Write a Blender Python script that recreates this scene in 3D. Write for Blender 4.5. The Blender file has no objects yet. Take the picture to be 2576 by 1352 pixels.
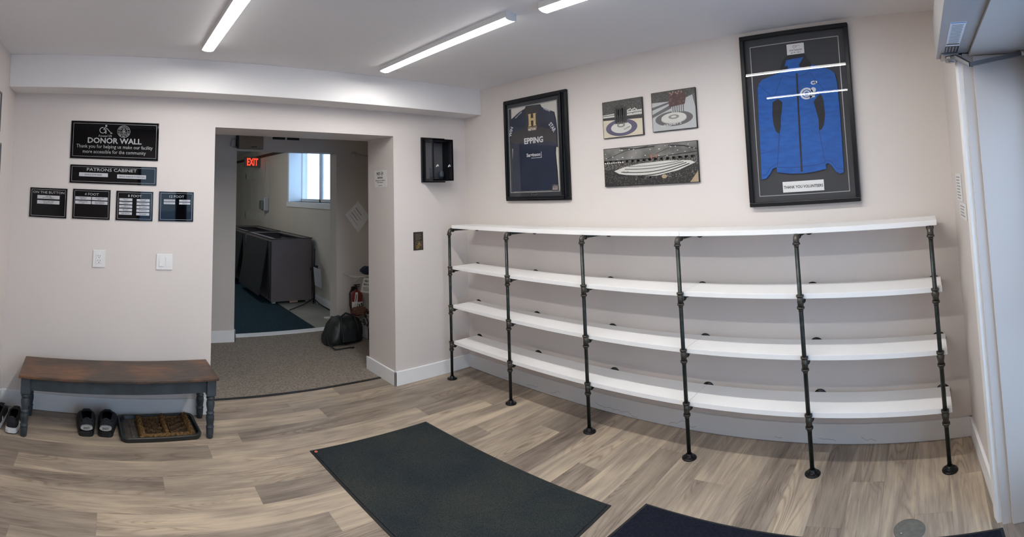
import bpy, bmesh, math, random
from mathutils import Vector, Matrix
random.seed(7)
C = bpy.context.scene.collection
SC = bpy.context.scene

# ---------------------------------------------------------------- camera
# the photograph is a sweep panorama: a cylindrical camera, 1291.6 px per radian
W_PX, H_PX = 2576, 1352
YAW, PITCH, ROLL = -0.01369 + math.pi/4, 0.08278, -0.03057
FX, FY, V0 = 1291.59, 1252.85, 377.9
cy_, sy_ = math.cos(YAW), math.sin(YAW)
f0, r0, u0 = Vector((sy_, cy_, 0)), Vector((cy_, -sy_, 0)), Vector((0, 0, 1))
fw = f0*math.cos(PITCH) + u0*math.sin(PITCH)
up1 = -f0*math.sin(PITCH) + u0*math.cos(PITCH)
rt = r0*math.cos(ROLL) + up1*math.sin(ROLL)
up = -r0*math.sin(ROLL) + up1*math.cos(ROLL)
cam = bpy.data.cameras.new('camera')
cam.type = 'PANO'
cam_o = bpy.data.objects.new('camera', cam)
C.objects.link(cam_o)
M = Matrix((rt, up, -fw)).transposed().to_4x4()
M.translation = Vector((-2.9578, -3.6559, 1.58))
cam_o.matrix_world = M
cam.clip_start = 0.02
pass
cc = cam if hasattr(cam, 'central_cylindrical_radius') else cam.cycles
cc.panorama_type = 'CENTRAL_CYLINDRICAL'
cc.central_cylindrical_range_u_min = -(W_PX/2)/FX
cc.central_cylindrical_range_u_max = (W_PX/2)/FX
cc.central_cylindrical_range_v_min = -(H_PX - V0)/FY
cc.central_cylindrical_range_v_max = V0/FY
cc.central_cylindrical_radius = 1.0
SC.camera = cam_o

# ---------------------------------------------------------------- world, light, exposure
wd = bpy.data.worlds.new('overcast_sky'); SC.world = wd; wd.use_nodes = True
nt = wd.node_tree; bg = nt.nodes['Background']
tc = nt.nodes.new('ShaderNodeTexCoord'); sp = nt.nodes.new('ShaderNodeSeparateXYZ')
rmp = nt.nodes.new('ShaderNodeValToRGB')
rmp.color_ramp.elements[0].position = 0.0; rmp.color_ramp.elements[0].color = (0.56, 0.76, 1.0, 1)
rmp.color_ramp.elements[1].position = 0.8; rmp.color_ramp.elements[1].color = (0.42, 0.65, 1.0, 1)
nt.links.new(tc.outputs['Generated'], sp.inputs[0]); nt.links.new(sp.outputs['Z'], rmp.inputs[0])
nt.links.new(rmp.outputs[0], bg.inputs[0]); bg.inputs[1].default_value = 4.0
LAMP = 52.0
SC.view_settings.view_transform = 'Standard'; SC.view_settings.look = 'None'
SC.view_settings.gamma = 1.0; SC.view_settings.use_curve_mapping = False
SC.view_settings.exposure = 0.0
SC.cycles.use_denoising = True; SC.cycles.use_adaptive_sampling = True; SC.cycles.adaptive_threshold = 0.005
SC.cycles.max_bounces = 12; SC.cycles.diffuse_bounces = 8
SC.cycles.sample_clamp_indirect = 4.0
SC.cycles.caustics_reflective = False; SC.cycles.caustics_refractive = False
def portal(loc, rot, sx, sy):
    l = bpy.data.lights.new('daylight_portal', 'AREA'); l.shape = 'RECTANGLE'; l.size = sx; l.size_y = sy
    l.cycles.is_portal = True
    o = bpy.data.objects.new('daylight_portal', l); C.objects.link(o); o.location = loc; o.rotation_euler = rot
portal((-1.69, -4.2, 1.03), (math.pi/2, 0, 0), 1.94, 2.06)
portal((0.2, 3.35, 1.95), (math.pi/2, 0, math.pi/2), 2.4, 1.1)

# ---------------------------------------------------------------- materials
MATS = {}
def mat(name, col, rough=0.5, metal=0.0, var=0.06, scale=8.0, bump=0.0, bscale=None, emit=None, estr=0.0, spec=0.5, stretch=None, coat=0.0):
    if name in MATS: return MATS[name]
    m = bpy.data.materials.new(name); m.use_nodes = True; n = m.node_tree; b = n.nodes['Principled BSDF']
    b.inputs['Roughness'].default_value = rough; b.inputs['Metallic'].default_value = metal
    b.inputs['Specular IOR Level'].default_value = spec; b.inputs['Coat Weight'].default_value = coat
    tc = n.nodes.new('ShaderNodeTexCoord'); mp = n.nodes.new('ShaderNodeMapping')
    n.links.new(tc.outputs['Object'], mp.inputs[0])
    if stretch: mp.inputs['Scale'].default_value = stretch
    nz = n.nodes.new('ShaderNodeTexNoise'); nz.inputs['Scale'].default_value = scale; nz.inputs['Detail'].default_value = 4
    n.links.new(mp.outputs[0], nz.inputs['Vector'])
    rp = n.nodes.new('ShaderNodeValToRGB')
    lo = [max(0, c*(1-var)) for c in col]; hi = [min(1, c*(1+var)) for c in col]
    rp.color_ramp.elements[0].position = 0.3; rp.color_ramp.elements[0].color = (*lo, 1)
    rp.color_ramp.elements[1].position = 0.7; rp.color_ramp.elements[1].color = (*hi, 1)
    n.links.new(nz.outputs['Fac'], rp.inputs[0]); n.links.new(rp.outputs[0], b.inputs['Base Color'])
    if bump:
        n2 = n.nodes.new('ShaderNodeTexNoise'); n2.inputs['Scale'].default_value = bscale or scale*6; n2.inputs['Detail'].default_value = 3
        n.links.new(mp.outputs[0], n2.inputs['Vector'])
        bp = n.nodes.new('ShaderNodeBump'); bp.inputs['Strength'].default_value = bump; bp.inputs['Distance'].default_value = 0.004
        n.links.new(n2.outputs['Fac'], bp.inputs['Height']); n.links.new(bp.outputs[0], b.inputs['Normal'])
    if emit:
        b.inputs['Emission Color'].default_value = (*emit, 1); b.inputs['Emission Strength'].default_value = estr
    MATS[name] = m; return m
def glass(name, tint=(1, 1, 1), ior=1.5, refl=1.0):
    if name in MATS: return MATS[name]
    m = bpy.data.materials.new(name); m.use_nodes = True; n = m.node_tree
    n.nodes.remove(n.nodes['Principled BSDF'])
    out = n.nodes['Material Output']; t = n.nodes.new('ShaderNodeBsdfTransparent'); t.inputs[0].default_value = (*tint, 1)
    g = n.nodes.new('ShaderNodeBsdfGlossy'); g.inputs['Roughness'].default_value = 0.01
    f = n.nodes.new('ShaderNodeFresnel'); f.inputs[0].default_value = ior
    x = n.nodes.new('ShaderNodeMixShader')
    ge = n.nodes.new('ShaderNodeNewGeometry'); mm = n.nodes.new('ShaderNodeMath'); mm.operation = 'SUBTRACT'; mm.inputs[0].default_value = 1.0
    n.links.new(ge.outputs['Backfacing'], mm.inputs[1]); m2 = n.nodes.new('ShaderNodeMath'); m2.operation = 'MULTIPLY'
    n.links.new(f.outputs[0], m2.inputs[0]); n.links.new(mm.outputs[0], m2.inputs[1])
    n.links.new(m2.outputs[0], x.inputs[0]); n.links.new(t.outputs[0], x.inputs[1]); n.links.new(g.outputs[0], x.inputs[2])
    n.links.new(x.outputs[0], out.inputs[0]); MATS[name] = m; return m

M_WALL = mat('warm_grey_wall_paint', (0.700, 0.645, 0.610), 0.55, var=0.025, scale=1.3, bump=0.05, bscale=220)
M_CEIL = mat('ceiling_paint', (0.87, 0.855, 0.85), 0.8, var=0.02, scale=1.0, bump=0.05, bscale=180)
M_BEAM = mat('beam_paint', (0.85, 0.83, 0.81), 0.6, var=0.02, scale=1.5)
M_TRIM = mat('white_trim_paint', (0.86, 0.86, 0.86), 0.4, var=0.02, scale=3)
M_JAMB = mat('door_jamb_paint', (0.56, 0.51, 0.47), 0.45, var=0.02, scale=2)
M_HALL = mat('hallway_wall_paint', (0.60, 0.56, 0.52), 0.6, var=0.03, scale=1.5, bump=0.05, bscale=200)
M_ROOM = mat('back_room_wall_paint', (0.62, 0.57, 0.49), 0.6, var=0.05, scale=1.2, bump=0.05, bscale=200)
M_MUD = mat('drywall_compound', (0.66, 0.63, 0.58), 0.7, var=0.05, scale=6)
M_WHITE = mat('white_plastic', (0.78, 0.77, 0.76), 0.35, var=0.01)
M_SHELF = mat('white_melamine', (0.93, 0.915, 0.90), 0.35, var=0.015, scale=5)
M_PIPE = mat('black_iron_pipe', (0.032, 0.038, 0.036), 0.38, 0.7, var=0.35, scale=40)
M_FIT = mat('grey_malleable_fitting', (0.075, 0.068, 0.058), 0.42, 0.75, var=0.3, scale=60)
M_BLK = mat('black_frame_lacquer', (0.006, 0.007, 0.009), 0.35, var=0.2, scale=20, spec=.25)
M_ACR = mat('black_acrylic', (0.002, 0.002, 0.003), 0.03, var=0.1, scale=20, spec=.22)
M_SILV = mat('silver_print', (0.36, 0.36, 0.36), 0.35, 0.2, var=0.02)
M_TAG = mat('silver_name_tag', (0.52, 0.52, 0.54), 0.35, 0.1, var=0.02)
M_INK = mat('black_ink', (0.01, 0.01, 0.012), 0.6, var=0.1)
M_PAPER = mat('white_paper', (0.78, 0.77, 0.75), 0.7, var=0.02)
M_GLASS = glass('picture_glass')
M_WIN = glass('window_glass', (0.95, 0.98, 1.0))
M_STEEL = mat('satin_steel', (0.42, 0.42, 0.43), 0.32, 0.9, var=0.06, scale=30)
M_ALU = mat('painted_aluminium_housing', (0.38, 0.37, 0.37), 0.45, 0.15, var=0.03)
M_LAMP = mat('glowing_lamp_lens', (0.9, 0.9, 0.9), 0.4, var=0.0, emit=(1.0, 0.985, 0.96), estr=LAMP)
# LEDs behind the diffuser: the lens is brightest along its middle line
n = M_LAMP.node_tree; b = n.nodes['Principled BSDF']; tc = n.nodes.new('ShaderNodeTexCoord'); sx = n.nodes.new('ShaderNodeSeparateXYZ'); n.links.new(tc.outputs['Object'], sx.inputs[0])
def _m(op, a, v=None, c=None):
    q = n.nodes.new('ShaderNodeMath'); q.operation = op
    for i, w in enumerate((a, v, c)):
        if w is None: continue
        if isinstance(w, (int, float)): q.inputs[i].default_value = w
        else: n.links.new(w, q.inputs[i])
    return q.outputs[0]
y2 = _m('POWER', _m('ABSOLUTE', _m('DIVIDE', sx.outputs[1], 0.011)), 2.0)
n.links.new(_m('MULTIPLY_ADD', _m('EXPONENT', _m('MULTIPLY', y2, -1.0)), LAMP*3.2, 17.0), b.inputs['Emission Strength'])
M_LWHITE = mat('white_enamel_steel', (0.72, 0.72, 0.72), 0.35, 0.0, var=0.02)

# ---------------------------------------------------------------- mesh helpers
class MB:
    def __init__(s): s.bm = bmesh.new(); s.mi = 0; s.sm = False
    def _f(s, vs):
        try: f = s.bm.faces.new(vs)
        except ValueError: return None
        f.material_index = s.mi; f.smooth = s.sm; return f
    def box(s, a, b, rot=None, bev=0.0):
        x0, y0, z0 = [min(a[i], b[i]) for i in range(3)]; x1, y1, z1 = [max(a[i], b[i]) for i in range(3)]
        if bev > 0 and min(x1-x0, y1-y0, z1-z0) > 2.2*bev:
            t = bmesh.new(); bmesh.ops.create_cube(t, size=1)
            for v in t.verts: v.co = Vector(((x0+x1)/2+v.co.x*(x1-x0), (y0+y1)/2+v.co.y*(y1-y0), (z0+z1)/2+v.co.z*(z1-z0)))
            bmesh.ops.bevel(t, geom=t.edges[:], offset=bev, segments=2, profile=0.5, affect='EDGES')
            s.merge(t, rot); return s
        vs = [Vector(p) for p in ((x0,y0,z0),(x1,y0,z0),(x1,y1,z0),(x0,y1,z0),(x0,y0,z1),(x1,y0,z1),(x1,y1,z1),(x0,y1,z1))]
        if rot: vs = [rot @ v for v in vs]
        v = [s.bm.verts.new(p) for p in vs]
        for q in ((0,3,2,1),(4,5,6,7),(0,1,5,4),(1,2,6,5),(2,3,7,6),(3,0,4,7)): s._f([v[i] for i in q])
        return s
    def merge(s, t, rot=None):
        mp = {}
        for v in t.verts: mp[v] = s.bm.verts.new(rot @ v.co if rot else v.co)
        for f in t.faces: s._f([mp[v] for v in f.verts])
        t.free()
    def poly(s, pts, y0, y1):
        """outline in (x, z), extruded along y from y0 (front) to y1"""
        a = [s.bm.verts.new((p[0], y0, p[1])) for p in pts]; b = [s.bm.verts.new((p[0], y1, p[1])) for p in pts]
        n = len(pts); s._f(a); s._f(b[::-1])
        for i in range(n): s._f([a[i], b[i], b[(i+1) % n], a[(i+1) % n]])
        return s
    def prism(s, pts, z0, z1):
        a = [s.bm.verts.new((p[0], p[1], z0)) for p in pts]; b = [s.bm.verts.new((p[0], p[1], z1)) for p in pts]
        n = len(pts); s._f(a[::-1]); s._f(b)
        for i in range(n): s._f([a[i], a[(i+1) % n], b[(i+1) % n], b[i]])
        return s
    def lathe(s, prof, M=None, n=20, caps=True):
        """prof = [(r, z)] turned about z, moved by M"""
        rings = []; old = s.sm; s.sm = True
        for r, z in prof:
            ring = []
            for k in range(n):
                a = 2*math.pi*k/n; p = Vector((r*math.cos(a), r*math.sin(a), z))
                ring.append(s.bm.verts.new(M @ p if M else p))
            rings.append(ring)
        for i in range(len(rings)-1):
            for k in range(n): s._f([rings[i][k], rings[i][(k+1) % n], rings[i+1][(k+1) % n], rings[i+1][k]])
        s.sm = False
        if caps: s._f(rings[0][::-1]); s._f(rings[-1])
        s.sm = old; return s
    def cyl(s, a, b, r, n=14, r2=None):
        a, b = Vector(a), Vector(b); d = b-a; L = d.length
        M = Matrix.Translation(a) @ d.to_track_quat('Z', 'Y').to_matrix().to_4x4()
        return s.lathe([(r, 0), (r if r2 is None else r2, L)], M, n)
    def tube(s, pts, r, n=8):
        pts = [Vector(p) for p in pts]; rings = []; old = s.sm; s.sm = True; up0 = None
        for i, p in enumerate(pts):
            t = (pts[min(i+1, len(pts)-1)]-pts[max(i-1, 0)]).normalized()
            if up0 is None: up0 = Vector((0, 0, 1)) if abs(t.z) < 0.9 else Vector((1, 0, 0))
            sd = t.cross(up0).normalized(); up0 = sd.cross(t).normalized()
            rr = r[i] if isinstance(r, (list, tuple)) else r
            rings.append([s.bm.verts.new(p+sd*rr*math.cos(2*math.pi*k/n)+up0*rr*math.sin(2*math.pi*k/n)) for k in range(n)])
        for i in range(len(rings)-1):
            for k in range(n): s._f([rings[i][k], rings[i][(k+1) % n], rings[i+1][(k+1) % n], rings[i+1][k]])
        s._f(rings[0][::-1]); s._f(rings[-1]); s.sm = old; return s
    def stroke(s, pts, w, y0, y1):
        """thick polyline in (x, z), a flat raised line"""
        for i in range(len(pts)-1):
            a, b = Vector(pts[i]), Vector(pts[i+1]); d = (b-a)
            if d.length < 1e-6: continue
            d.normalize(); nn = Vector((-d.y, d.x))*w/2; e = d*w*0.3
            s.poly([tuple(a-e-nn), tuple(b+e-nn), tuple(b+e+nn), tuple(a-e+nn)], y0, y1)
        return s
    def disc(s, c, r, y0, y1, n=20, rz=None):
        return s.poly([(c[0]+r*math.cos(2*math.pi*k/n), c[1]+(rz or r)*math.sin(2*math.pi*k/n)) for k in range(n)], y0, y1)
    def ring(s, c, r, w, y0, y1, n=32, rz=None, a0=0, a1=360):
        k0 = rz/r if rz else 1; A = []; 
        full = abs(a1-a0) >= 360
        m = n if full else n+1
        for k in range(m):
            a = math.radians(a0+(a1-a0)*k/n); A.append((math.cos(a), math.sin(a)))
        def rr(q, y): return [s.bm.verts.new((c[0]+q*x, y, c[1]+q*k0*z)) for x, z in A]
        fo, fi, bo, bi = rr(r, y0), rr(r-w, y0), rr(r, y1), rr(r-w, y1)
        for k in range(n):
            j = (k+1) % m
            s._f([fo[k], fo[j], fi[j], fi[k]]); s._f([bo[k], bi[k], bi[j], bo[j]])
            s._f([fo[k], bo[k], bo[j], fo[j]]); s._f([fi[k], fi[j], bi[j], bi[k]])
        return s
    def frame(s, x0, z0, x1, z1, w, y0, y1, bev=0.0):
        s.box((x0, y0, z0), (x1, y1, z0+w), bev=bev); s.box((x0, y0, z1-w), (x1, y1, z1), bev=bev)
        s.box((x0, y0, z0+w), (x0+w, y1, z1-w), bev=bev); s.box((x1-w, y0, z0+w), (x1, y1, z1-w), bev=bev)
        return s
    def build(s, name, m, parent=None, loc=None, rotz=None, uvfix=False):
        bmesh.ops.recalc_face_normals(s.bm, faces=s.bm.faces[:])
        me = bpy.data.meshes.new(name); s.bm.to_mesh(me); s.bm.free()
        for q in (m if isinstance(m, (list, tuple)) else [m]): me.materials.append(q)
        o = bpy.data.objects.new(name, me); C.objects.link(o)
        if parent: o.parent = parent
        if loc is not None: o.location = loc
        if rotz is not None: o.rotation_euler.z = rotz
        return o
def empty(name, loc=(0, 0, 0), rz=0.0):
    o = bpy.data.objects.new(name, None); C.objects.link(o); o.location = loc; o.rotation_euler.z = rz
    o.empty_display_size = 0.05; return o
def tag(o, label, cat, group=None, kind=None):
    o['label'] = label; o['category'] = cat
    if group: o['group'] = group
    if kind: o['kind'] = kind
    return o
def struct(o): o['kind'] = 'structure'; return o
def copy_tree(o, parent=None):
    c = o.copy(); C.objects.link(c); c.parent = parent
    if parent: c.matrix_parent_inverse = o.matrix_parent_inverse
    for ch in list(o.children): copy_tree(ch, c)
    return c
_tc = {}
def text_mesh(body, bold=0.0):
    k = (body, bold)
    if k not in _tc:
        cu = bpy.data.curves.new('t', 'FONT'); cu.body = body; cu.size = 1; cu.offset = bold; cu.resolution_u = 2
        cu.space_line = 1.0; cu.align_x = 'CENTER'
        o = bpy.data.objects.new('t', cu); C.objects.link(o)
        bpy.context.view_layer.update()
        me = bpy.data.meshes.new_from_object(o.evaluated_get(bpy.context.evaluated_depsgraph_get()))
        bpy.data.objects.remove(o); bpy.data.curves.remove(cu)
        vs = [(v.co.x, v.co.y) for v in me.vertices]; fs = [tuple(p.vertices) for p in me.polygons]
        bpy.data.meshes.remove(me); _tc[k] = (vs, fs)
    return _tc[k]
def put_text(mb, body, cx, cz, w=None, h=None, y=0.0, bold=0.0, rot=0.0, shear=0.0):
    vs, fs = text_mesh(body, bold)
    if not vs: return
    xs = [v[0] for v in vs]; zs = [v[1] for v in vs]
    sw = (w/(max(xs)-min(xs))) if w else None; sh = (h/(max(zs)-min(zs))) if h else None
    sw = sw or sh; sh = sh or sw
    mx, mz = (max(xs)+min(xs))/2, (max(zs)+min(zs))/2; c, s_ = math.cos(rot), math.sin(rot)
    nv = []
    for x, z in vs:
        X, Z = (x-mx)*sw, (z-mz)*sh; X += shear*Z
        nv.append(mb.bm.verts.new((cx+X*c-Z*s_, y, cz+X*s_+Z*c)))
    for f in fs: mb._f([nv[i] for i in f])
def text(parent, name, body, cx, cz, w, h, y, m, bold=0.0, rot=0.0):
    mb = MB(); put_text(mb, body, cx, cz, w, h, y, bold, rot); return mb.build(name, m, parent)

# local frames on walls: x right, z up, -y out of the wall
def onA(name, x, z=0.0): return empty(name, (x, -0.0005, z), 0.0)
def onB(name, u, z=0.0): return empty(name, (-0.0005, -u, z), -math.pi/2)

# ---------------------------------------------------------------- room shell
H = 2.518
L = -3.714
# plank floor: one mesh, one quad per plank, UV in metres
def plank_floor():
    PW, Y0 = 0.161, -0.115
    joints = {0: [-1.48], 1: [-0.66, -2.125], 2: [-2.343], 3: [-0.415, -3.46], 4: [-2.648], 5: [-2.18, -0.715], 6: [-2.99],
              7: [-1.9], 8: [-1.2], 9: [-2.6], 10: [-0.637], 11: [-1.75], 12: [-0.28], 13: [-1.1], 14: [-0.49], 15: [-1.3], 16: [-0.85],
              17: [-0.1], 18: [-0.7], 19: [-0.365], 20: [-1.2], 21: [-0.62], 22: [-0.35]}
    tone = {(0, 1): .25, (0, 0): .9, (1, 0): .85, (1, 1): .2, (2, 0): .1, (2, 1): .8, (3, 0): .1, (3, 1): .85, (4, 0): .2, (4, 1): .5,
            (5, 0): .8, (5, 1): .15, (6, 0): .3, (6, 1): .95}
    bm = bmesh.new(); uv = bm.loops.layers.uv.new('UVMap'); ca = bm.loops.layers.float_color.new('plank')
    rnd = random.Random(11); LEN = 1.48
    for r in range(-3, 26):
        ya, yb = Y0-PW*r, Y0-PW*(r+1)
        ya = min(ya, 0.23)
        if ya <= yb: continue
        js = sorted(joints.get(r, [-rnd.uniform(0.1, 1.5)]))
        while js[0] > -3.9: js.insert(0, js[0]-LEN)
        while js[-1] < 0.2: js.append(js[-1]+LEN)
        ex = [j for j in joints.get(r, [])]
        for i in range(len(js)-1):
            a, b = js[i], js[i+1]
            if b < -3.8 or a > 0.06: continue
            a2, b2 = max(a, -3.8), min(b, 0.06)
            t = rnd.random(); t = t
            if ex:
                e0 = min(ex); k = 0 if b <= e0+1e-4 else (1 if abs(a-e0) < 1e-4 else 2)
                t = tone.get((r, k), t)
            col = (t, rnd.random(), rnd.random(), 1)
            vs = [bm.verts.new((a2, yb, 0)), bm.verts.new((b2, yb, 0)), bm.verts.new((b2, ya, 0)), bm.verts.new((a2, ya, 0))]
            f = bm.faces.new(vs)
            for lp, (u, v) in zip(f.loops, ((a2-a, 0), (b2-a, 0), (b2-a, ya-yb), (a2-a, ya-yb))): lp[uv].uv = (u, v); lp[ca] = col
    me = bpy.data.meshes.new('floor'); bm.to_mesh(me); bm.free()
    m = bpy.data.materials.new('vinyl_plank'); m.use_nodes = True; n = m.node_tree; b = n.nodes['Principled BSDF']; N = n.nodes.new; K = n.links.new
    uvn = N('ShaderNodeUVMap'); at = N('ShaderNodeAttribute'); at.attribute_name = 'plank'
    sx = N('ShaderNodeSeparateXYZ'); K(uvn.outputs[0], sx.inputs[0]); sc = N('ShaderNodeSeparateColor'); K(at.outputs['Color'], sc.inputs[0])
    def math_(op, a, b_=None, c=None):
        q = N('ShaderNodeMath'); q.operation = op
        for i, v in enumerate((a, b_, c)):
            if v is None: continue
            if isinstance(v, (int, float)): q.inputs[i].default_value = v
            else: K(v, q.inputs[i])
        return q.outputs[0]
    seed = math_('MULTIPLY', sc.outputs['Green'], 60.0)
    def coords(su, sv):
        c = N('ShaderNodeCombineXYZ'); K(math_('MULTIPLY', sx.outputs[0], su), c.inputs[0]); K(math_('MULTIPLY', sx.outputs[1], sv), c.inputs[1]); K(seed, c.inputs[2]); return c.outputs[0]
    def noise(vec, scale, det=4, dist=0.0, rough=.55):
        q = N('ShaderNodeTexNoise'); q.inputs['Scale'].default_value = scale; q.inputs['Detail'].default_value = det; q.inputs['Distortion'].default_value = dist; q.inputs['Roughness'].default_value = rough; K(vec, q.inputs['Vector']); return q.outputs['Fac']
    fine = noise(coords(4.5, 110), 1.0, 6, 0.6, .65)
    streak = noise(coords(1.3, 13), 1.0, 5, 1.2, .6)
    blot = noise(coords(2.2, 7), 1.0, 3, 0.6)
    # cathedral grain: contour lines of a stretched noise
    field = noise(coords(0.75, 6.5), 1.0, 1, 0.5)
    lines = math_('ABSOLUTE', math_('SINE', math_('MULTIPLY', math_('ADD', field, math_('MULTIPLY', fine, .025)), 80.0)))
    lines = math_('POWER', lines, 0.5)
    gate = N('ShaderNodeMapRange'); K(noise(coords(0.8, 3.0), 1.7, 1), gate.inputs[0]); gate.inputs[1].default_value = .46; gate.inputs[2].default_value = .60
    # knots
    vo = N('ShaderNodeTexVoronoi'); vo.inputs['Scale'].default_value = 1.0; K(coords(1.15, 4.4), vo.inputs['Vector'])
    kd = N('ShaderNodeMapRange'); K(vo.outputs['Distance'], kd.inputs[0]); kd.inputs[1].default_value = .03; kd.inputs[2].default_value = .09
    knot = math_('MAXIMUM', kd.outputs[0], math_('GREATER_THAN', noise(coords(0.4, 1.2), 1.0, 0), .47))
    r1 = N('ShaderNodeValToRGB'); e = r1.color_ramp.elements
    e[0].position = 0.0; e[0].color = (0.095, 0.074, 0.060, 1); e[1].position = 1.0; e[1].color = (0.56, 0.455, 0.335, 1)
    q = e.new(0.5); q.color = (0.295, 0.240, 0.192, 1)
    v = math_('ADD', math_('MULTIPLY', sc.outputs['Red'], 0.36), math_('MULTIPLY', streak, 1.0))
    v = math_('ADD', v, math_('MULTIPLY', fine, 0.55)); v = math_('ADD', v, math_('MULTIPLY', blot, 0.75)); v = math_('SUBTRACT', v, 0.83)
    K(v, r1.inputs[0])
    dark = N('ShaderNodeMix'); dark.data_type = 'RGBA'; dark.blend_type = 'MULTIPLY'
    ln = math_('MULTIPLY', gate.outputs[0], math_('SUBTRACT', 1.0, lines)); K(math_('MULTIPLY', ln, 0.75), dark.inputs[0]); K(r1.outputs[0], dark.inputs[6]); dark.inputs[7].default_value = (0.38, 0.30, 0.24, 1)
    d2 = N('ShaderNodeMix'); d2.data_type = 'RGBA'; d2.blend_type = 'MULTIPLY'
    K(math_('MULTIPLY', math_('SUBTRACT', 1.0, knot), .8), d2.inputs[0]); K(dark.outputs[2], d2.inputs[6]); d2.inputs[7].default_value = (0.22, 0.16, 0.12, 1)
    # thin checks
    ck = N('ShaderNodeMapRange'); K(noise(coords(5.0, 120), 1.0, 1, 0.2), ck.inputs[0]); ck.inputs[1].default_value = .76; ck.inputs[2].default_value = .80
    d4 = N('ShaderNodeMix'); d4.data_type = 'RGBA'; d4.blend_type = 'MULTIPLY'; K(math_('MULTIPLY', ck.outputs[0], .6), d4.inputs[0]); K(d2.outputs[2], d4.inputs[6]); d4.inputs[7].default_value = (0.25, 0.2, 0.16, 1)
    # seams between planks
    ev = math_('MINIMUM', sx.outputs[1], math_('SUBTRACT', PW, sx.outputs[1])); eu = math_('MINIMUM', sx.outputs[0], math_('SUBTRACT', LEN, sx.outputs[0]))
    edge = math_('LESS_THAN', math_('MINIMUM', ev, math_('ABSOLUTE', eu)), 0.0009)
    d3 = N('ShaderNodeMix'); d3.data_type = 'RGBA'; K(math_('MULTIPLY', edge, .35), d3.inputs[0]); K(d4.outputs[2], d3.inputs[6]); d3.inputs[7].default_value = (0.07, 0.055, 0.045, 1)
    K(d3.outputs[2], b.inputs['Base Color']); b.inputs['Roughness'].default_value = 0.42; b.inputs['Specular IOR Level'].default_value = 0.4
    rr = N('ShaderNodeMapRange'); K(fine, rr.inputs[0]); rr.inputs[3].default_value = .36; rr.inputs[4].default_value = .55; K(rr.outputs[0], b.inputs['Roughness'])
    bp = N('ShaderNodeBump'); bp.inputs['Strength'].default_value = .15; bp.inputs['Distance'].default_value = .001; K(fine, bp.inputs['Height']); K(bp.outputs[0], b.inputs['Normal'])
    me.materials.append(m); o = bpy.data.objects.new('floor', me); C.objects.link(o); struct(o)
plank_floor()

M_CARPET = mat('grey_brown_carpet', (0.26, 0.225, 0.19), 0.95, var=0.35, scale=70, bump=0.5, bscale=500, spec=0.1)
M_VINYL = mat('grey_green_vinyl', (0.30, 0.30, 0.26), 0.5, var=0.12, scale=3)
struct(MB().box((-3.3, 0.236, -0.06), (0.1, 1.80, 0.004)).build('floor_hallway', M_CARPET))
struct(MB().box((-3.7, 1.93, -0.06), (-0.12, 9.2, 0.0)).build('floor_back_room', M_VINYL))
struct(MB().box((-2.251, 0.212, -0.01), (-0.767, 0.238, 0.006), bev=.001).build('trim_1', mat('black_rubber_edge', (0.015, 0.014, 0.013), 0.5)))
struct(MB().box((-1.69, 1.80, -0.01), (-0.53, 1.932, 0.008), bev=.002).build('trim_2', M_TRIM))
struct(MB().box((-3.8, -4.3, -0.12), (0.1, 2.0, -0.061)).build('floor_slab', mat('concrete_slab', (.3, .3, .29), .9)))

# ceilings
struct(MB().box((L-.1, -4.3, H), (0.1, 0.02, H+.08)).build('ceiling', M_CEIL))
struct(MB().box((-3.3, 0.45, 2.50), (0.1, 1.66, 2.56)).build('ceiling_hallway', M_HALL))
struct(MB().box((-3.7, 1.84, 2.48), (0.3, 9.2, 2.56)).build('ceiling_back_room', mat('pale_ceiling_panel', (.62, .64, .64), .7)))
# beam along the back wall
struct(MB().box((L, -0.237, H-.234), (0.0, 0.0, H), bev=.003).build('trim_3', M_BEAM))

# wall with the wide opening, thick at the passage
wa = MB()
wa.box((L-.1, 0.0, 0), (-2.251, 0.45, 2.56)); wa.box((-0.767, 0.0, 0), (0.0, 0.45, 2.56)); wa.box((-2.251, 0.0, 2.074), (-0.767, 0.45, 2.56))
struct(wa.build('wall_back', M_WALL))
struct(MB().box((0.0, -3.9, 0), (0.12, 0.45, 2.56)).build('wall_right', M_WALL))
struct(MB().box((L-.1, -4.3, 0), (L, 0.0, 2.56)).build('wall_left', M_WALL))
# front wall: right piece slightly out of square, header, left piece
wf = MB(); wf.prism([(0.0, -3.812), (0.0, -4.2), (-0.735, -4.2), (-0.735, -3.862)], 0, 2.075)
wf.prism([(0.0, -3.812), (0.0, -4.2), (-0.640, -4.2), (-0.640, -3.856)], 2.075, 2.56)
struct(wf.build('wall_front', M_WALL)); wf = MB()
wf.prism([(-0.640, -3.895), (-0.640, -4.2), (-2.65, -4.2), (-2.65, -3.895)], 2.075, 2.56)
wf.prism([(-2.65, -3.95), (-2.65, -4.2), (L, -4.2), (L, -3.99)], 0, 2.56)
struct(wf.build('wall_front', M_WALL))
# hallway walls
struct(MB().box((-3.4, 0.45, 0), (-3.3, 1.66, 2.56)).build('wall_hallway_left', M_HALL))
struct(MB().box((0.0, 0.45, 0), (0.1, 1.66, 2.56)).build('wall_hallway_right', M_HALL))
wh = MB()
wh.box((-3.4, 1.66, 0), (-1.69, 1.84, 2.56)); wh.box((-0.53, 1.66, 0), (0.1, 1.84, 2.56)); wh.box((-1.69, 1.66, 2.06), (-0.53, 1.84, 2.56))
struct(wh.build('wall_hallway_back', M_HALL))
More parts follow.
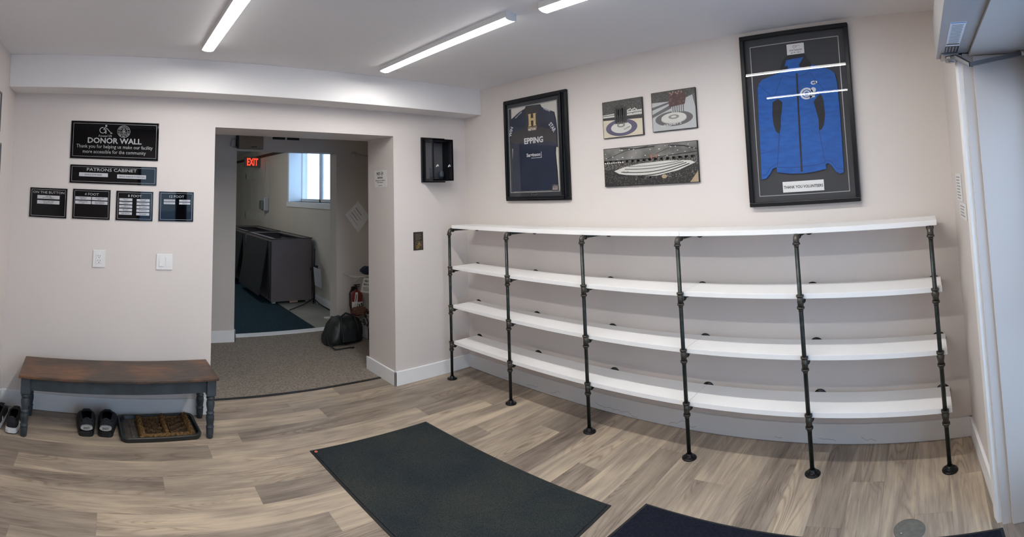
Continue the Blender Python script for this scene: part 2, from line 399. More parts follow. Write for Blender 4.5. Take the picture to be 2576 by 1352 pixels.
# back room
wr = MB(); X1, X2 = -0.12, 0.22
wr.box((X1, 1.84, 0), (X2, 9.2, 1.45)); wr.box((X1, 1.84, 1.45), (X2, 2.2, 2.56)); wr.box((X1, 4.49, 1.45), (X2, 9.2, 2.56)); wr.box((X1, 2.2, 2.40), (X2, 4.49, 2.56))
struct(wr.build('wall_back_room_right', M_ROOM))
struct(MB().box((-3.8, 1.84, 0), (-3.7, 9.2, 2.56)).build('wall_back_room_left', M_ROOM))
struct(MB().box((-3.8, 9.2, 0), (0.3, 9.3, 2.56)).build('wall_back_room_end', M_ROOM))
struct(MB().box((-0.15, 4.6, 2.31), (-0.12, 9.2, 2.36)).box((-0.15, 1.84, 2.40), (-0.12, 4.6, 2.45)).build('trim_4', mat('dark_brown_crown', (.045, .03, .024), .5)))
# drywall compound on the right wall of the back room (a closed-up doorway)
rn = random.Random(3)
mud = MB()
def mudstrip(y0, y1, z0, z1, rag, vertical):
    m_ = 24; A, B = [], []
    for k in range(m_+1):
        f = k/m_; w1 = rag*(math.sin(k*1.7)+.6*math.sin(k*3.9+1)); w2 = rag*(math.cos(k*2.1)+.6*math.sin(k*4.7))
        if vertical: A.append((y0+w1, z0+(z1-z0)*f)); B.append((y1+w2, z0+(z1-z0)*f))
        else: A.append((y0+(y1-y0)*f, z0+w1)); B.append((y0+(y1-y0)*f, z1+w2))
    va = [mud.bm.verts.new((X1-.002, p[0], p[1])) for p in A]; vb = [mud.bm.verts.new((X1-.002, p[0], p[1])) for p in B]
    for k in range(m_): mud._f([va[k], vb[k], vb[k+1], va[k+1]])
for a in ((5.62, 5.86, .3, 2.2, .02, 1), (7.35, 7.65, .3, 2.16, .03, 1), (5.84, 7.38, 1.90, 2.15, .018, 0), (5.84, 7.38, 1.03, 1.2, .015, 0), (6.25, 6.38, 1.35, 1.85, .012, 1), (6.75, 6.88, 1.25, 1.85, .012, 1), (6.3, 6.4, .5, .95, .01, 1)): mudstrip(*a)
struct(mud.build('trim_5', M_MUD))
# window of the back room
wn = MB()
for y0, y1 in ((2.2, 2.26), (4.43, 4.49), (3.06, 3.12), (3.62, 3.68)): wn.box((0.10, y0, 1.45), (0.15, y1, 2.40), bev=.004)
wn.box((0.10, 2.2, 1.45), (0.15, 4.49, 1.50), bev=.004).box((0.10, 2.2, 2.35), (0.15, 4.49, 2.40), bev=.004)
wn.box((0.115, 3.13, 1.50), (0.14, 3.16, 2.35)).box((0.115, 3.58, 1.50), (0.14, 3.61, 2.35))
w_o = struct(wn.build('window_1', mat('white_window_vinyl', (.8, .82, .84), .35)))
MB().box((0.122, 2.24, 1.48), (0.126, 4.45, 2.37)).build('pane', M_WIN, w_o)
MB().box((X1-.02, 2.1, 1.365), (0.10, 4.53, 1.45), bev=.004).build('window_sill', M_TRIM, w_o)
MB().box((X1-.012, 4.44, 1.45), (0.10, 4.50, 2.40), bev=.003).build('window_casing', M_TRIM, w_o)

# baseboards
BB = 0.114
def base(name, segs, t=.015, h=BB, m=M_TRIM):
    q = MB()
    for a, b in segs: q.box(a, b, bev=.003)
    struct(q.build(name, m))
base('baseboard_back', [((L, -.015, 0), (-2.236, 0.0, BB)), ((-2.251, -.015, 0), (-2.236, .47, BB)), ((-.782, -.015, 0), (0, 0.0, BB)), ((-.782, -.015, 0), (-.767, .478, BB))])
M_SCUF = mat('scuffed_white_trim', (0.86, 0.86, 0.86), 0.4, var=0.02, scale=3)
n = M_SCUF.node_tree; b = n.nodes['Principled BSDF']; c0 = b.inputs['Base Color'].links[0].from_socket
tc = n.nodes.new('ShaderNodeTexCoord'); sx = n.nodes.new('ShaderNodeSeparateXYZ'); n.links.new(tc.outputs['Object'], sx.inputs[0])
nz = n.nodes.new('ShaderNodeTexNoise'); nz.noise_dimensions = '1D'; nz.inputs['Scale'].default_value = 9; nz.inputs['Detail'].default_value = 6; n.links.new(sx.outputs[1], nz.inputs['W'])
g2 = n.nodes.new('ShaderNodeTexNoise'); g2.noise_dimensions = '1D'; g2.inputs['Scale'].default_value = 2.3; g2.inputs['Detail'].default_value = 1; n.links.new(sx.outputs[1], g2.inputs['W'])
ln = _m2 = n.nodes.new('ShaderNodeMath'); ln.operation = 'MULTIPLY_ADD'; ln.inputs[1].default_value = .09; ln.inputs[2].default_value = -.018; n.links.new(nz.outputs['Fac'], ln.inputs[0])
df = n.nodes.new('ShaderNodeMath'); df.operation = 'COMPARE'; df.inputs[2].default_value = .0016; n.links.new(ln.outputs[0], df.inputs[0]); n.links.new(sx.outputs[2], df.inputs[1])
gt = n.nodes.new('ShaderNodeMath'); gt.operation = 'GREATER_THAN'; gt.inputs[1].default_value = .52; n.links.new(g2.outputs['Fac'], gt.inputs[0])
ml = n.nodes.new('ShaderNodeMath'); ml.operation = 'MULTIPLY'; n.links.new(df.outputs[0], ml.inputs[0]); n.links.new(gt.outputs[0], ml.inputs[1])
mx = n.nodes.new('ShaderNodeMix'); mx.data_type = 'RGBA'; n.links.new(ml.outputs[0], mx.inputs[0]); n.links.new(c0, mx.inputs[6]); mx.inputs[7].default_value = (.52, .51, .50, 1); n.links.new(mx.outputs[2], b.inputs['Base Color'])
base('baseboard_right', [((-.015, -3.82, 0), (0, 0, BB))], m=M_SCUF)
base('baseboard_left', [((L, -3.99, 0), (L+.015, 0, BB))])
q = MB().prism([(0.0, -3.812), (-.655, -3.857), (-.655, -3.842), (0.0, -3.797)], 0, BB); struct(q.build('baseboard_front', M_TRIM))
base('baseboard_hallway', [((-3.3, 1.645, 0), (-1.675, 1.66, .125)), ((-1.69, 1.645, 0), (-1.675, 1.82, .125)), ((-.545, 1.645, 0), (-.53, 1.80, .125)), ((-.545, 1.645, 0), (0, 1.66, .125))])
base('baseboard_back_room', [((X1-.015, 1.84, 0), (X1, 9.2, .11)), ((-3.7, 9.185, 0), (X1, 9.2, .11))])

# doorway on the right: casing, jamb, dark door frame with glass
cs = MB().prism([(-.655, -3.857), (-.738, -3.862), (-.738, -3.842), (-.70, -3.834), (-.655, -3.836)], 0, 2.075)
struct(cs.build('trim_6', M_TRIM))
jb = MB().box((-.752, -4.2, 0), (-.735, -3.862, 2.075)).box((-.765, -4.14, 0), (-.752, -3.905, 2.06), bev=.002)
jb.box((-2.65, -4.2, 2.065), (-.752, -3.890, 2.077)); jb.box((-2.65, -4.2, 0), (-2.635, -3.95, 2.06))
struct(jb.build('trim_7', M_JAMB))
M_DARK = mat('dark_bronze_door_metal', (0.018, 0.02, 0.024), 0.35, 0.4)
dr = MB()
dr.box((-.80, -4.2, 0), (-.765, -4.142, 2.06), bev=.003).box((-2.635, -4.2, 0), (-2.58, -4.142, 2.06), bev=.003).box((-2.04, -4.2, 0), (-1.93, -4.142, 2.06), bev=.003)
dr.box((-2.58, -4.2, 1.98), (-.80, -4.142, 2.06), bev=.003).box((-2.58, -4.2, 0), (-2.04, -4.142, .16), bev=.003)
d_o = struct(dr.build('door_1', M_DARK))
lf = MB().frame(-1.93, 0.02, -.80, 1.98, .06, -4.19, -4.155, bev=.003).box((-1.87, -4.19, .02), (-.86, -4.155, .24)); lf.box((-1.87, -4.188, .95), (-.86, -4.158, 1.0))
lo = lf.build('door_leaf', M_DARK, d_o)
MB().box((-1.87, -4.174, .24), (-.86, -4.170, 1.92)).build('pane', M_WIN, lo)
MB().tube([(-1.80, -4.155, .85), (-1.80, -4.11, .86), (-1.80, -4.11, 1.14), (-1.80, -4.155, 1.15)], .011).build('handle', M_STEEL, lo)
MB().box((-2.58, -4.174, .16), (-2.04, -4.170, 1.98)).build('sidelight_pane', M_WIN, d_o)
struct(MB().box((-.85, -4.2, -.01), (-2.6, -3.95, .006), bev=.002).build('trim_8', M_STEEL))
# ground outside
struct(MB().box((-30, -40, -.2), (30, -4.2, -.1)).build('ground', mat('wet_snow_ground', (.62, .66, .72), .8, var=.15, scale=.6)))
struct(MB().box((.3, -4.2, -.2), (30, 30, -.1)).build('ground', mat('wet_snow_ground', (.62, .66, .72), .8)))
# shadow gap: hallway roof above the rooms keeps the sky out
struct(MB().box((-3.9, -4.25, 2.60), (0.35, 9.4, 2.66)).build('roof', mat('roof_deck', (.2, .2, .2), .9)))

# ---------------------------------------------------------------- ceiling lights
def strip_light(xn, yn, xf, yf, label):
    """linear wraparound fixture from near-wall end (xn,yn) to far end (xf,yf); local x along"""
    d = Vector((xf-xn, yf-yn, 0)); Ln = d.length; a = math.atan2(d.y, d.x)
    t = empty('strip_light', (xn, yn, H), a)
    tag(t, label, 'ceiling light', 'strip lights in two rows on the ceiling')
    MB().box((0, -.0375, -.033), (Ln, .0375, 0), bev=.002).build('housing', M_LWHITE, t)
    n = 10; prof = [(-.033, -.031)] + [(-.0365*math.cos(math.pi*k/n), -.034-.010*math.sin(math.pi*k/n)) for k in range(n+1)] + [(.033, -.031)]
    q = MB(); q.sm = False
    va = [q.bm.verts.new((.006, p[0], p[1])) for p in prof]; vb = [q.bm.verts.new((Ln-.006, p[0], p[1])) for p in prof]
    for i in range(len(prof)-1): q._f([va[i], vb[i], vb[i+1], va[i+1]])
    q._f(va); q._f(vb[::-1]); q.build('lens', M_LAMP, t)
    for x in (0, Ln-.006): MB().poly([(p[0]*1.03, p[1]) for p in prof], x, x+.006).build('end_cap', M_LWHITE, t).rotation_euler.z = 0
    return t
def strip_light2(xn, yn, xf, yf, label):
    t = strip_light(xn, yn, xf, yf, label)
    for c in t.children:
        if c.name.startswith('end_cap'):
            for v in c.data.vertices: v.co = Vector((v.co.y, v.co.x, v.co.z))
    return t
strip_light2(-2.425, -.601, -2.419, -1.815, 'white strip light nearest the donor wall, running off the top of the photo')
strip_light2(-1.145, -.516, -1.166, -1.841, 'white strip light seen whole in the middle of the ceiling')
strip_light2(-1.130, -2.025, -1.125, -3.35, 'white strip light cut off at top centre, in line with the whole one')
def fill_lamp(name, loc, rz, label, k):
    t = empty(name, loc, rz); tag(t, label, 'ceiling light')
    MB().box((-.6, -.04, -.035), (.6, .04, 0), bev=.002).build('housing', M_LWHITE, t)
    MB().box((-.59, -.032, -.06), (.59, .032, -.035), bev=.006).build('lens', mat('glowing_lens_'+name, (.9, .9, .9), .4, var=0, emit=(1, .97, .92), estr=k), t)
fill_lamp('back_room_fill_light', (-1.9, 4.4, 2.48), math.pi/2, 'added fill light on the back room ceiling, unseen above the inner doorway', 46)  # unseen lamp, added only to brighten the back room
strip_light2(-2.39, -2.05, -2.37, -3.36, 'white strip light over the camera, mirrored as the lower line in the blue jacket frame')

# ---------------------------------------------------------------- pipe shelving
def pipe_rack():
    t = empty('pipe_shelving', (0, 0, 0)); tag(t, 'long white four-tier shelving on black iron pipe legs along the right wall', 'shelving unit')
    PY = [-.143, -.842, -1.555, -2.255, -2.958, -3.662]; PX = -.311; ZL = [1.258, .906, .577, .274]
    for y in PY:
        p = MB().cyl((0, 0, .01), (0, 0, 1.225), .0118).build('post', M_PIPE, t, (PX, y, 0))
        # floor flange: disc, hub, four screws
        f = MB().lathe([(.041, 0), (.042, .004), (.040, .007), (.022, .009), (.019, .012), (.0175, .026), (.013, .027)], n=28)
        for k in range(4):
            a = math.pi/4+k*math.pi/2; f.lathe([(.0055, .006), (.005, .0105), (.002, .0115)], Matrix.Translation((.031*math.cos(a), .031*math.sin(a), 0)), 8)
        f.build('floor_flange', mat('black_flange_iron', (.012, .012, .013), .3, .6, var=.2, scale=30), p)
        # elbow at the top
        e = MB(); R = .026; z = ZL[0]
        pts = [(0, 0, z-.042), (0, 0, z-R)] + [(R-R*math.cos(a), 0, z-R+R*math.sin(a)) for a in [math.pi/2*k/6 for k in range(1, 7)]] + [(.040, 0, z)]
        e.tube(pts, .0165, 14); e.cyl((0, 0, z-.044), (0, 0, z-.034), .0205); e.cyl((.034, 0, z), (.044, 0, z), .0205)
        e.cyl((0, 0, z-.056), (0, 0, z-.044), .0135)
        e.build('elbow', M_FIT, p)
        for z in ZL[1:]:
            q = MB().cyl((0, 0, z-.036), (0, 0, z+.036), .0165).cyl((0, 0, z-.037), (0, 0, z-.027), .0205).cyl((0, 0, z+.027), (0, 0, z+.037), .0205)
            q.tube([(0, 0, z), (.02, 0, z), (.036, 0, z)], [.0185, .0175, .0165], 14).cyl((.030, 0, z), (.040, 0, z), .0205)
            q.cyl((0, 0, z-.050), (0, 0, z-.037), .0135)
            q.build('tee', M_FIT, p)
        for z in ZL:
            s = MB().cyl((.038, 0, z), (-PX-.004, 0, z), .0118).build('support_pipe', M_PIPE, t, (PX, y, 0))
            w = Matrix.Translation((-PX-.0008, 0, z)) @ Matrix.Rotation(-math.pi/2, 4, 'Y')
            k_ = .74 if z == ZL[0] else 1.0
            g = MB().lathe([(.040*k_, 0), (.041*k_, .004), (.039*k_, .007), (.022, .009), (.0175, .024), (.013, .025)], w, 28)
            g.build('wall_flange', MATS['black_flange_iron'], s)
    for z in ZL:
        for a, b in ((-.160, -2.262), (-2.2645, -3.699)):
            MB().box((-.298, b, z+.0125), (-.045, a, z+.0405), bev=.0015).build('shelf_board', M_SHELF, t)
pipe_rack()

# ---------------------------------------------------------------- donor signs (back wall)
def plaque(x0, x1, z0, z1, label, inset=.012):
    w, h = x1-x0, z1-z0
    t = onA('plaque', (x0+x1)/2, z0); tag(t, label, 'sign', 'black donor plaques on the back wall')
    MB().box((-w/2, -.008, 0), (w/2, 0, h), bev=.0006).build('panel', M_ACR, t)
    MB().frame(-w/2+inset, inset, w/2-inset, h-inset, .0022, -.0088, -.0078).build('border_line', M_SILV, t)
    return t, w, h
def name_tag(t, cx, cz, w, h, lines):
    o = MB().box((cx-w/2, -.0098, cz-h/2), (cx+w/2, -.0078, cz+h/2)).build('name_tag', M_TAG, t)
    q = MB(); n = len(lines)
    for i, s in enumerate(lines):
        lh = h*(.42 if n == 1 else .33); z = cz+(0 if n == 1 else (h*.21 if i == 0 else -h*.21))
        put_text(q, s, cx, z, min(w*.9, lh*.62*len(s)), lh, -.0101, .015)
    q.build('lettering', M_INK, o)
t, w, h = plaque(-3.292, -2.664, 1.805, 2.083, 'largest black plaque, reading DONOR WALL, with two round and wheelchair emblems', .016)
text(t, 'lettering', 'DONOR WALL', 0.0, .137, .385, .042, -.0085, M_SILV, .025)
text(t, 'lettering', 'Thank you for helping us make our facility', 0.0, .089, .545, .034, -.0085, M_SILV)
text(t, 'lettering', 'more accessible for the community', 0.0, .050, .45, .034, -.0085, M_SILV)
# wheelchair curler
q = MB(); ex, ez = -.068, .215
q.disc((ex+.004, ez+.031), .0075, -.0088, -.0078)
q.ring((ex-.020, ez-.002), .023, .005, -.0088, -.0078, a0=75, a1=340)
q.stroke([(ex-.004, ez+.018), (ex-.014, ez+.004), (ex+.002, ez+.002), (ex+.003, ez-.024)], .008, -.0088, -.0078)
q.stroke([(ex-.004, ez+.018), (ex+.010, ez+.012), (ex+.034, ez-.014)], .005, -.0088, -.0078)
q.stroke([(ex+.034, ez-.014), (ex+.042, ez-.020)], .003, -.0088, -.0078)
q.poly([(ex+.034, ez-.025), (ex+.050, ez-.025), (ex+.048, ez-.019), (ex+.043, ez-.017), (ex+.037, ez-.019)], -.0088, -.0078)
q.build('wheelchair_curler_emblem', M_SILV, t)
text(t, 'lettering', 'Access125', ex-.002, .172, .095, .016, -.0085, M_SILV)
# round club seal
q = MB(); sx_, sz_ = .063, .208
q.ring((sx_, sz_), .046, .0022, -.0088, -.0078); q.ring((sx_, sz_), .029, .0012, -.0088, -.0078)
for word, a0, a1, flip in (('HUNTSVILLE', 152, 28, 1), ('CURLING CLUB', 205, 335, -1)):
    for k, ch in enumerate(word):
        if ch == ' ': continue
        a = math.radians(a0+(a1-a0)*k/(len(word)-1)); put_text(q, ch, sx_+.0365*math.cos(a), sz_+.0365*math.sin(a), None, .0095, -.0086, .02, a-math.pi/2 if flip > 0 else a+math.pi/2)
for s in (-1, 1):
    q.stroke([(sx_+s*.020, sz_+.016), (sx_-s*.020, sz_-.004)], .0018, -.0088, -.0078)
    q.stroke([(sx_+s*.024, sz_+.001), (sx_+s*.041, sz_+.003)], .0016, -.0088, -.0078)
    q.stroke([(sx_+s*.022, sz_-.006), (sx_+s*.040, sz_-.005)], .0016, -.0088, -.0078)
q.poly([(sx_-.008, sz_+.022), (sx_, sz_+.011), (sx_+.008, sz_+.022), (sx_+.004, sz_+.019), (sx_, sz_+.024), (sx_-.004, sz_+.019)], -.0088, -.0078)
q.ring((sx_, sz_-.014), .017, .002, -.0088, -.0078, rz=.010)
for dz in (-.010, -.014, -.018): q.stroke([(sx_-.008, sz_+dz), (sx_+.008, sz_+dz)], .0014, -.0088, -.0078)
q.stroke([(sx_-.006, sz_-.002), (sx_+.008, sz_-.001)], .004, -.0088, -.0078)
q.build('club_seal', M_SILV, t)

t, w, h = plaque(-3.287, -2.670, 1.624, 1.758, 'wide low black plaque reading PATRONS CABINET with two silver tags')
text(t, 'lettering', 'PATRONS CABINET', -.012, .102, .355, .023, -.0085, M_SILV, .012)
name_tag(t, -.141, .064, .205, .028, ['DAVE & DAWN RIGBY']); name_tag(t, .130, .058, .205, .028, ['THE D.H. GORDON FOUNDATION'])
t, w, h = plaque(-3.567, -3.300, 1.361, 1.577, 'small black plaque reading ON THE BUTTON, leftmost of the row of four', .011)
text(t, 'lettering', 'ON THE BUTTON', 0, .184, .225, .0175, -.0085, M_SILV, .01)
name_tag(t, .0, .149, .160, .026, ['EXPLORE', 'HUNTSVILLE/MMATA']); name_tag(t, .0, .112, .160, .026, ['THE ROTARY CLUB', 'OF HUNTSVILLE'])
t, w, h = plaque(-3.259, -2.993, 1.364, 1.580, 'small black plaque reading 4 FOOT with four silver tags', .011)
text(t, 'lettering', '4 FOOT', 0, .181, .100, .018, -.0085, M_SILV, .01)
for cx, cz, l in ((-.059, .150, ['EVA BLACK &', 'BOB COOK']), (.058, .150, ['SANDRA & DALE', 'MURRAY']), (-.059, .120, ['SHARON & BRAD', 'COOK']), (.058, .120, ['RICK WEARING &', 'SANDRA PARROTT'])):
    name_tag(t, cx, cz, .112, .023, l)
t, w, h = plaque(-2.951, -2.690, 1.365, 1.577, 'small black plaque reading 8 FOOT with ten silver tags', .011)
text(t, 'lettering', '8 FOOT', .0, .178, .098, .018, -.0085, M_SILV, .01)
for k, (a, b) in enumerate(((['CAROL & ROY', 'GAGNON'], ['BRUCE & GAIL', 'STEVENSON']), (['RICHARD & PATTI', 'THOMPSON'], ['CHARLENE & TOM', 'CHELSTON']), (['CHERYL &', 'GARY MUNRO LARSON'], ['BILL WRIGHT']), (['TIM & CHERYL', 'MACDONALD'], ['D. FLANAGAN']), (['HARRY BROOKS'], ['THE GALLERY']))):
    name_tag(t, -.063, .150-.025*k, .092, .0185, a); name_tag(t, .060, .148-.025*k, .092, .0185, b)
t, w, h = plaque(-2.648, -2.400, 1.367, 1.582, 'small black plaque reading 12 FOOT, rightmost of the row of four', .011)
text(t, 'lettering', '12 FOOT', .002, .180, .105, .018, -.0085, M_SILV, .01)
for cx, cz, l in ((-.050, .151, ['SCOTT & SUE FERRIS']), (-.050, .131, ['JIM & ROSS BRUCE']), (.060, .151, ['LORNE SMITH']), (.060, .131, ['TIM BURTON'])): name_tag(t, cx, cz, .080, .0145, l)

# outlet and switches
t = onA('wall_outlet', -3.057, 1.021); tag(t, 'white double power outlet on the wall above the bench', 'power outlet')
MB().box((-.044, -.007, 0), (.044, 0, .124), bev=.003).build('cover_plate', M_WHITE, t)
o = MB().box((-.020, -.010, .028), (.020, -.006, .096), bev=.0015).build('receptacle', M_WHITE, t)
q = MB()
for z in (.044, .079):
    q.box((-.009, -.0104, z), (-.0065, -.0099, z+.011)).box((.0065, -.0104, z), (.009, -.0099, z+.010)).disc((0, z-.008), .003, -.0104, -.0099, 12)
q.build('slots', M_INK, o)
for z in (.112, .013): MB().disc((0, z), .0028, -.0078, -.0068, 10).build('screw', M_WHITE, t)
t = onA('light_switch', -2.597, 1.016); tag(t, 'white double rocker light switch left of the wide opening', 'light switch')
MB().box((-.058, -.007, 0), (.058, 0, .115), bev=.003).build('cover_plate', M_WHITE, t)
for x, f in ((-.022, 1), (.022, -1)):
    q = MB(); q.poly([(0, 0)]*0 or [(-.016, .024), (.016, .024), (.016, .092), (-.016, .092)], -.0085, -.006)
    q.box((-.0145, -.012 if f > 0 else -.010, .026), (.0145, -.008, .057), bev=.001); q.box((-.0145, -.010 if f > 0 else -.012, .057), (.0145, -.008, .090), bev=.001)
    q.build('rocker', M_WHITE, t, (x, 0, 0))

# deep display case near the corner
t = onA('display_case', -.372, 1.676); tag(t, 'deep black display case with clear glass on the wall beside the corner', 'display case')
q = MB().frame(-.122, 0, .122, .40, .016, -.022, 0, bev=.002).box((-.106, -.006, .016), (.106, 0, .384)); q.build('back_frame', M_BLK, t)
q = MB()
q.frame(-.075, .014, .122, .372, .014, -.16, -.145, bev=.002)
for z in ((.014, .028), (.358, .372)): q.box((-.107, -.15, z[0]), (.116, -.02, z[1]))
q.box((.108, -.15, .014), (.122, -.02, .372))
q.bm.free(); q = MB()
xa, xb, z0, z1, D = -.106, .112, .012, .376, -.155
q.frame(xa, z0, xb, z1, .014, D, D+.014, bev=.002)
q.box((xa, D, z0), (xb, -.02, z0+.010)).box((xa, D, z1-.010), (xb, -.02, z1))
q.box((xa, -.036, z0), (xa+.012, -.02, z1)).box((xb-.012, D, z0), (xb, -.02, z1))
cf = q.build('case_frame', M_BLK, t)
MB().box((xa+.012, D+.004, z0+.012), (xb-.012, D+.007, z1-.012)).build('front_glass', M_GLASS, t)
MB().box((xa+.003, D+.014, z0+.010), (xa+.006, -.036, z1-.010)).build('side_glass', M_GLASS, t)
M_GREYFELT = mat('grey_mat_board', (.09, .09, .10), .9, var=.05)
MB().box((xa+.012, -.012, z0+.02), (xb-.012, -.008, z1-.02)).build('backing', M_GREYFELT, t)
MB().box((-.05, -.06, .04), (-.005, -.02, .13), bev=.006).lathe([(.018, 0), (.024, .02), (.02, .05), (.008, .07)], Matrix.Translation((.05, -.06, .04)), 14).build('trophy_pieces', mat('dark_blue_grey_trophy', (.05, .06, .085), .4), t)
for x in (-.055, .07):
    q = MB(); q.stroke([(x-.012, .135), (x+.002, .150)], .009, D-.001, D+.003); q.stroke([(x-.006, .147), (x+.010, .140)], .006, D-.001, D+.003)
    q.build('white_decal', M_PAPER, t)

# small black and gold card
t = onA('notice_card', -.533, 1.089); tag(t, 'small black and gold notice card below the display case', 'notice card')
MB().box((-.049, -.003, 0), (.049, 0, .157), bev=.0008).build('card', mat('dark_brown_card', (.018, .014, .010), .4), t)
M_GOLD = mat('dull_gold_print', (.33, .22, .06), .5, .1, var=.2, scale=60)
q = MB()
for k, w_ in enumerate((.055, .062, .05, .06, .046)): q.box((-.030, -.0036, .136-.012*k), (-.030+w_, -.0028, .1385-.012*k))
q.build('text_lines', mat('pale_print', (.30, .25, .18), .6), t)
q = MB().frame(-.026, .016, .034, .074, .002, -.0036, -.0028)
put_text(q, 'THE', .000, .060, .030, .010, -.0036, .03, math.radians(35)); put_text(q, 'HOME', .0, .046, .048, .013, -.0036, .04, math.radians(35)); put_text(q, 'DEPOT', .006, .030, .052, .013, -.0036, .04, math.radians(35))
q.build('gold_emblem', M_GOLD, t)

# no smoking notice on the passage side of the wall (faces left)
t = empty('no_smoking_notice', (-.7685, .219, 1.640), -math.pi/2); tag(t, 'white NO SMOKING paper on the side of the opening', 'notice')
MB().box((-.105, -.0015, 0), (.105, 0, .149)).build('sheet', M_PAPER, t)
q = MB(); put_text(q, 'NO', -.035, .122, .060, .028, -.0019, .04); q.box((-.065, -.0022, .102), (-.008, -.0016, .104))
q.ring((.028, .120), .021, .004, -.0022, -.0016, rz=.017); q.stroke([(.014, .110), (.042, .130)], .003, -.0022, -.0016); q.box((.016, -.0022, .118), (.040, -.0016, .122))
put_text(q, 'SMOKING', -.004, .084, .092, .018, -.0019, .04); put_text(q, 'Indoors or on Outdoor', -.004, .060, .165, .012, -.0019, .03); put_text(q, 'HCC Property', -.004, .041, .100, .014, -.0019, .03)
q.box((-.04, -.0022, .012), (.032, -.0016, .015)); q.build('lettering', M_INK, t)

# ---------------------------------------------------------------- framed jersey (u = distance from the corner along the right wall)
def on_pts(pts, u0): return [(u-u0, z) for u, z in pts]
JO1 = [(0.813,2.282),(0.963,2.275),(0.976,2.251),(1.106,2.196),(1.120,2.129),(1.131,2.023),(1.129,1.913),(1.111,1.922),(1.105,1.871),(1.116,1.728),(1.121,1.580),(0.634,1.580),(0.641,1.623),(0.637,1.8),(0.65,1.938),(0.618,1.947),(0.613,2.035),(0.613,2.161),(0.634,2.19),(0.744,2.245),(0.796,2.261)]
u1 = .894; zb = 1.500
t = onB('framed_jersey', u1, zb); tag(t, 'framed navy sports jersey reading EPPING in a black shadow box', 'framed jersey')
R = lambda pts: [(a-u1, b-zb) for a, b in pts]
q = MB().frame(-.340, 0, .342, .857, .026, -.026, 0, bev=.003); q.frame(-.322, .014, .300, .842, .022, -.046, -.024, bev=.004); q.build('frame', M_BLK, t)
MB().box((-.32, -.008, .02), (.32, -.001, .84)).build('backing', M_INK, t)
M_MAT = mat('charcoal_mat_board', (.036, .039, .045), .9, var=.04)
MB().frame(-.310, .026, .300, .832, .048, -.016, -.010).build('mat_board', M_MAT, t)
MB().box((-.292, -.011, .066), (.246, -.009, .788)).build('cream_background', mat('cream_board', (.58, .55, .50), .8), t)
MB().frame(-.292, .067, .246, .788, .006, -.0175, -.010).build('silver_fillet', M_SILV, t)
M_NAVY = mat('navy_jersey_fabric', (.010, .017, .040), .85, var=.25, scale=7, bump=.3, bscale=60)
M_CHAR = mat('charcoal_jersey_fabric', (.032, .030, .032), .85, var=.12, scale=9, bump=.3, bscale=60)
j = MB().poly(R(JO1), -.0200, -.011).build('jersey', M_NAVY, t)
MB().poly(R([(.80,2.262),(.813,2.282),(.963,2.275),(.972,2.25),(.93,2.18),(.96,2.1),(1.06,2.06),(1.125,2.02),(1.126,1.93),(1.05,1.975),(.70,1.975),(.62,2.0),(.64,2.07),(.78,2.1),(.83,2.16)]), -.0212, -.018).build('charcoal_panel', M_CHAR, j)
M_JW = mat('white_jersey_print', (.60, .60, .62), .7)
for (x, z, w_, h_, s, ro) in ((.885, 1.990, .205, .050, 'EPPING', 0), (.878, 1.868, .150, .038, 'Sarginson', .0), (1.037, 2.222, .075, .015, 'FUSION', -.42), (.727, 2.218, .09, .011, 'GLASS WORKS', .52), (1.088, 2.075, .085, .036, 'STAR', -.95), (.633, 2.085, .085, .030, 'WIN', 1.25)):
    text(j, 'lettering', s, x-u1, z-zb, w_, h_, -.0215, M_JW, .03, ro)
q = MB().box((.855-u1, -.0217, 1.843-zb), (.955-u1, -.0213, 1.847-zb)).box((.955-u1, -.0217, 1.843-zb), (.966-u1, -.0213, 1.847-zb)).box((.962-u1, -.0217, 1.845-zb), (.966-u1, -.0213, 1.892-zb)); q.build('underline', M_JW, j)
q = MB(); hx, hz = .878-u1, 2.158-zb
for s in (-1, 1):
    q.poly([(hx+s*.044, hz+.052), (hx+s*.010, hz+.052), (hx+s*.014, hz+.040), (hx+s*.014, hz-.040), (hx+s*.008, hz-.050), (hx+s*.046, hz-.050), (hx+s*.038, hz-.040), (hx+s*.038, hz+.040)], -.0222, -.021)
q.box((hx-.016, -.0222, hz-.004), (hx+.016, -.021, hz+.016)); q.box((hx-.05, -.0222, hz-.062), (hx+.05, -.021, hz-.058))
q.build('gold_letter', mat('gold_letter_print', (.50, .36, .17), .55, var=.25, scale=25), j)
text(j, 'lettering', 'HISTORY', hx, hz-.076, .092, .020, -.0222, mat('cream_print', (.72, .62, .52), .7), .04)
p = MB().box((1.064-u1, -.0225, 1.575-zb), (1.124-u1, -.020, 1.622-zb)).build('small_photo', mat('small_team_photo', (.10, .09, .09), .5, var=.9, scale=60), t)
q = MB()
for k in range(5): q.disc((1.074-u1+.010*k, 1.606-zb), .0035, -.0230, -.0224, 8); q.box((1.071-u1+.010*k, -.0230, 1.582-zb), (1.077-u1+.010*k, -.0224, 1.600-zb))
q.build('figures', mat('photo_red_grey', (.40, .32, .32), .6), p)
MB().box((.84-u1, -.0185, 1.546-zb), (.90-u1, -.0155, 1.564-zb)).build('plate', M_INK, t)
MB().frame(.84-u1, 1.546-zb, .90-u1, 1.564-zb, .0015, -.0190, -.0183).build('plate_border', M_SILV, t)
MB().box((-.304, -.0315, .034), (.283, -.029, .825)).build('front_glass', M_GLASS, t)

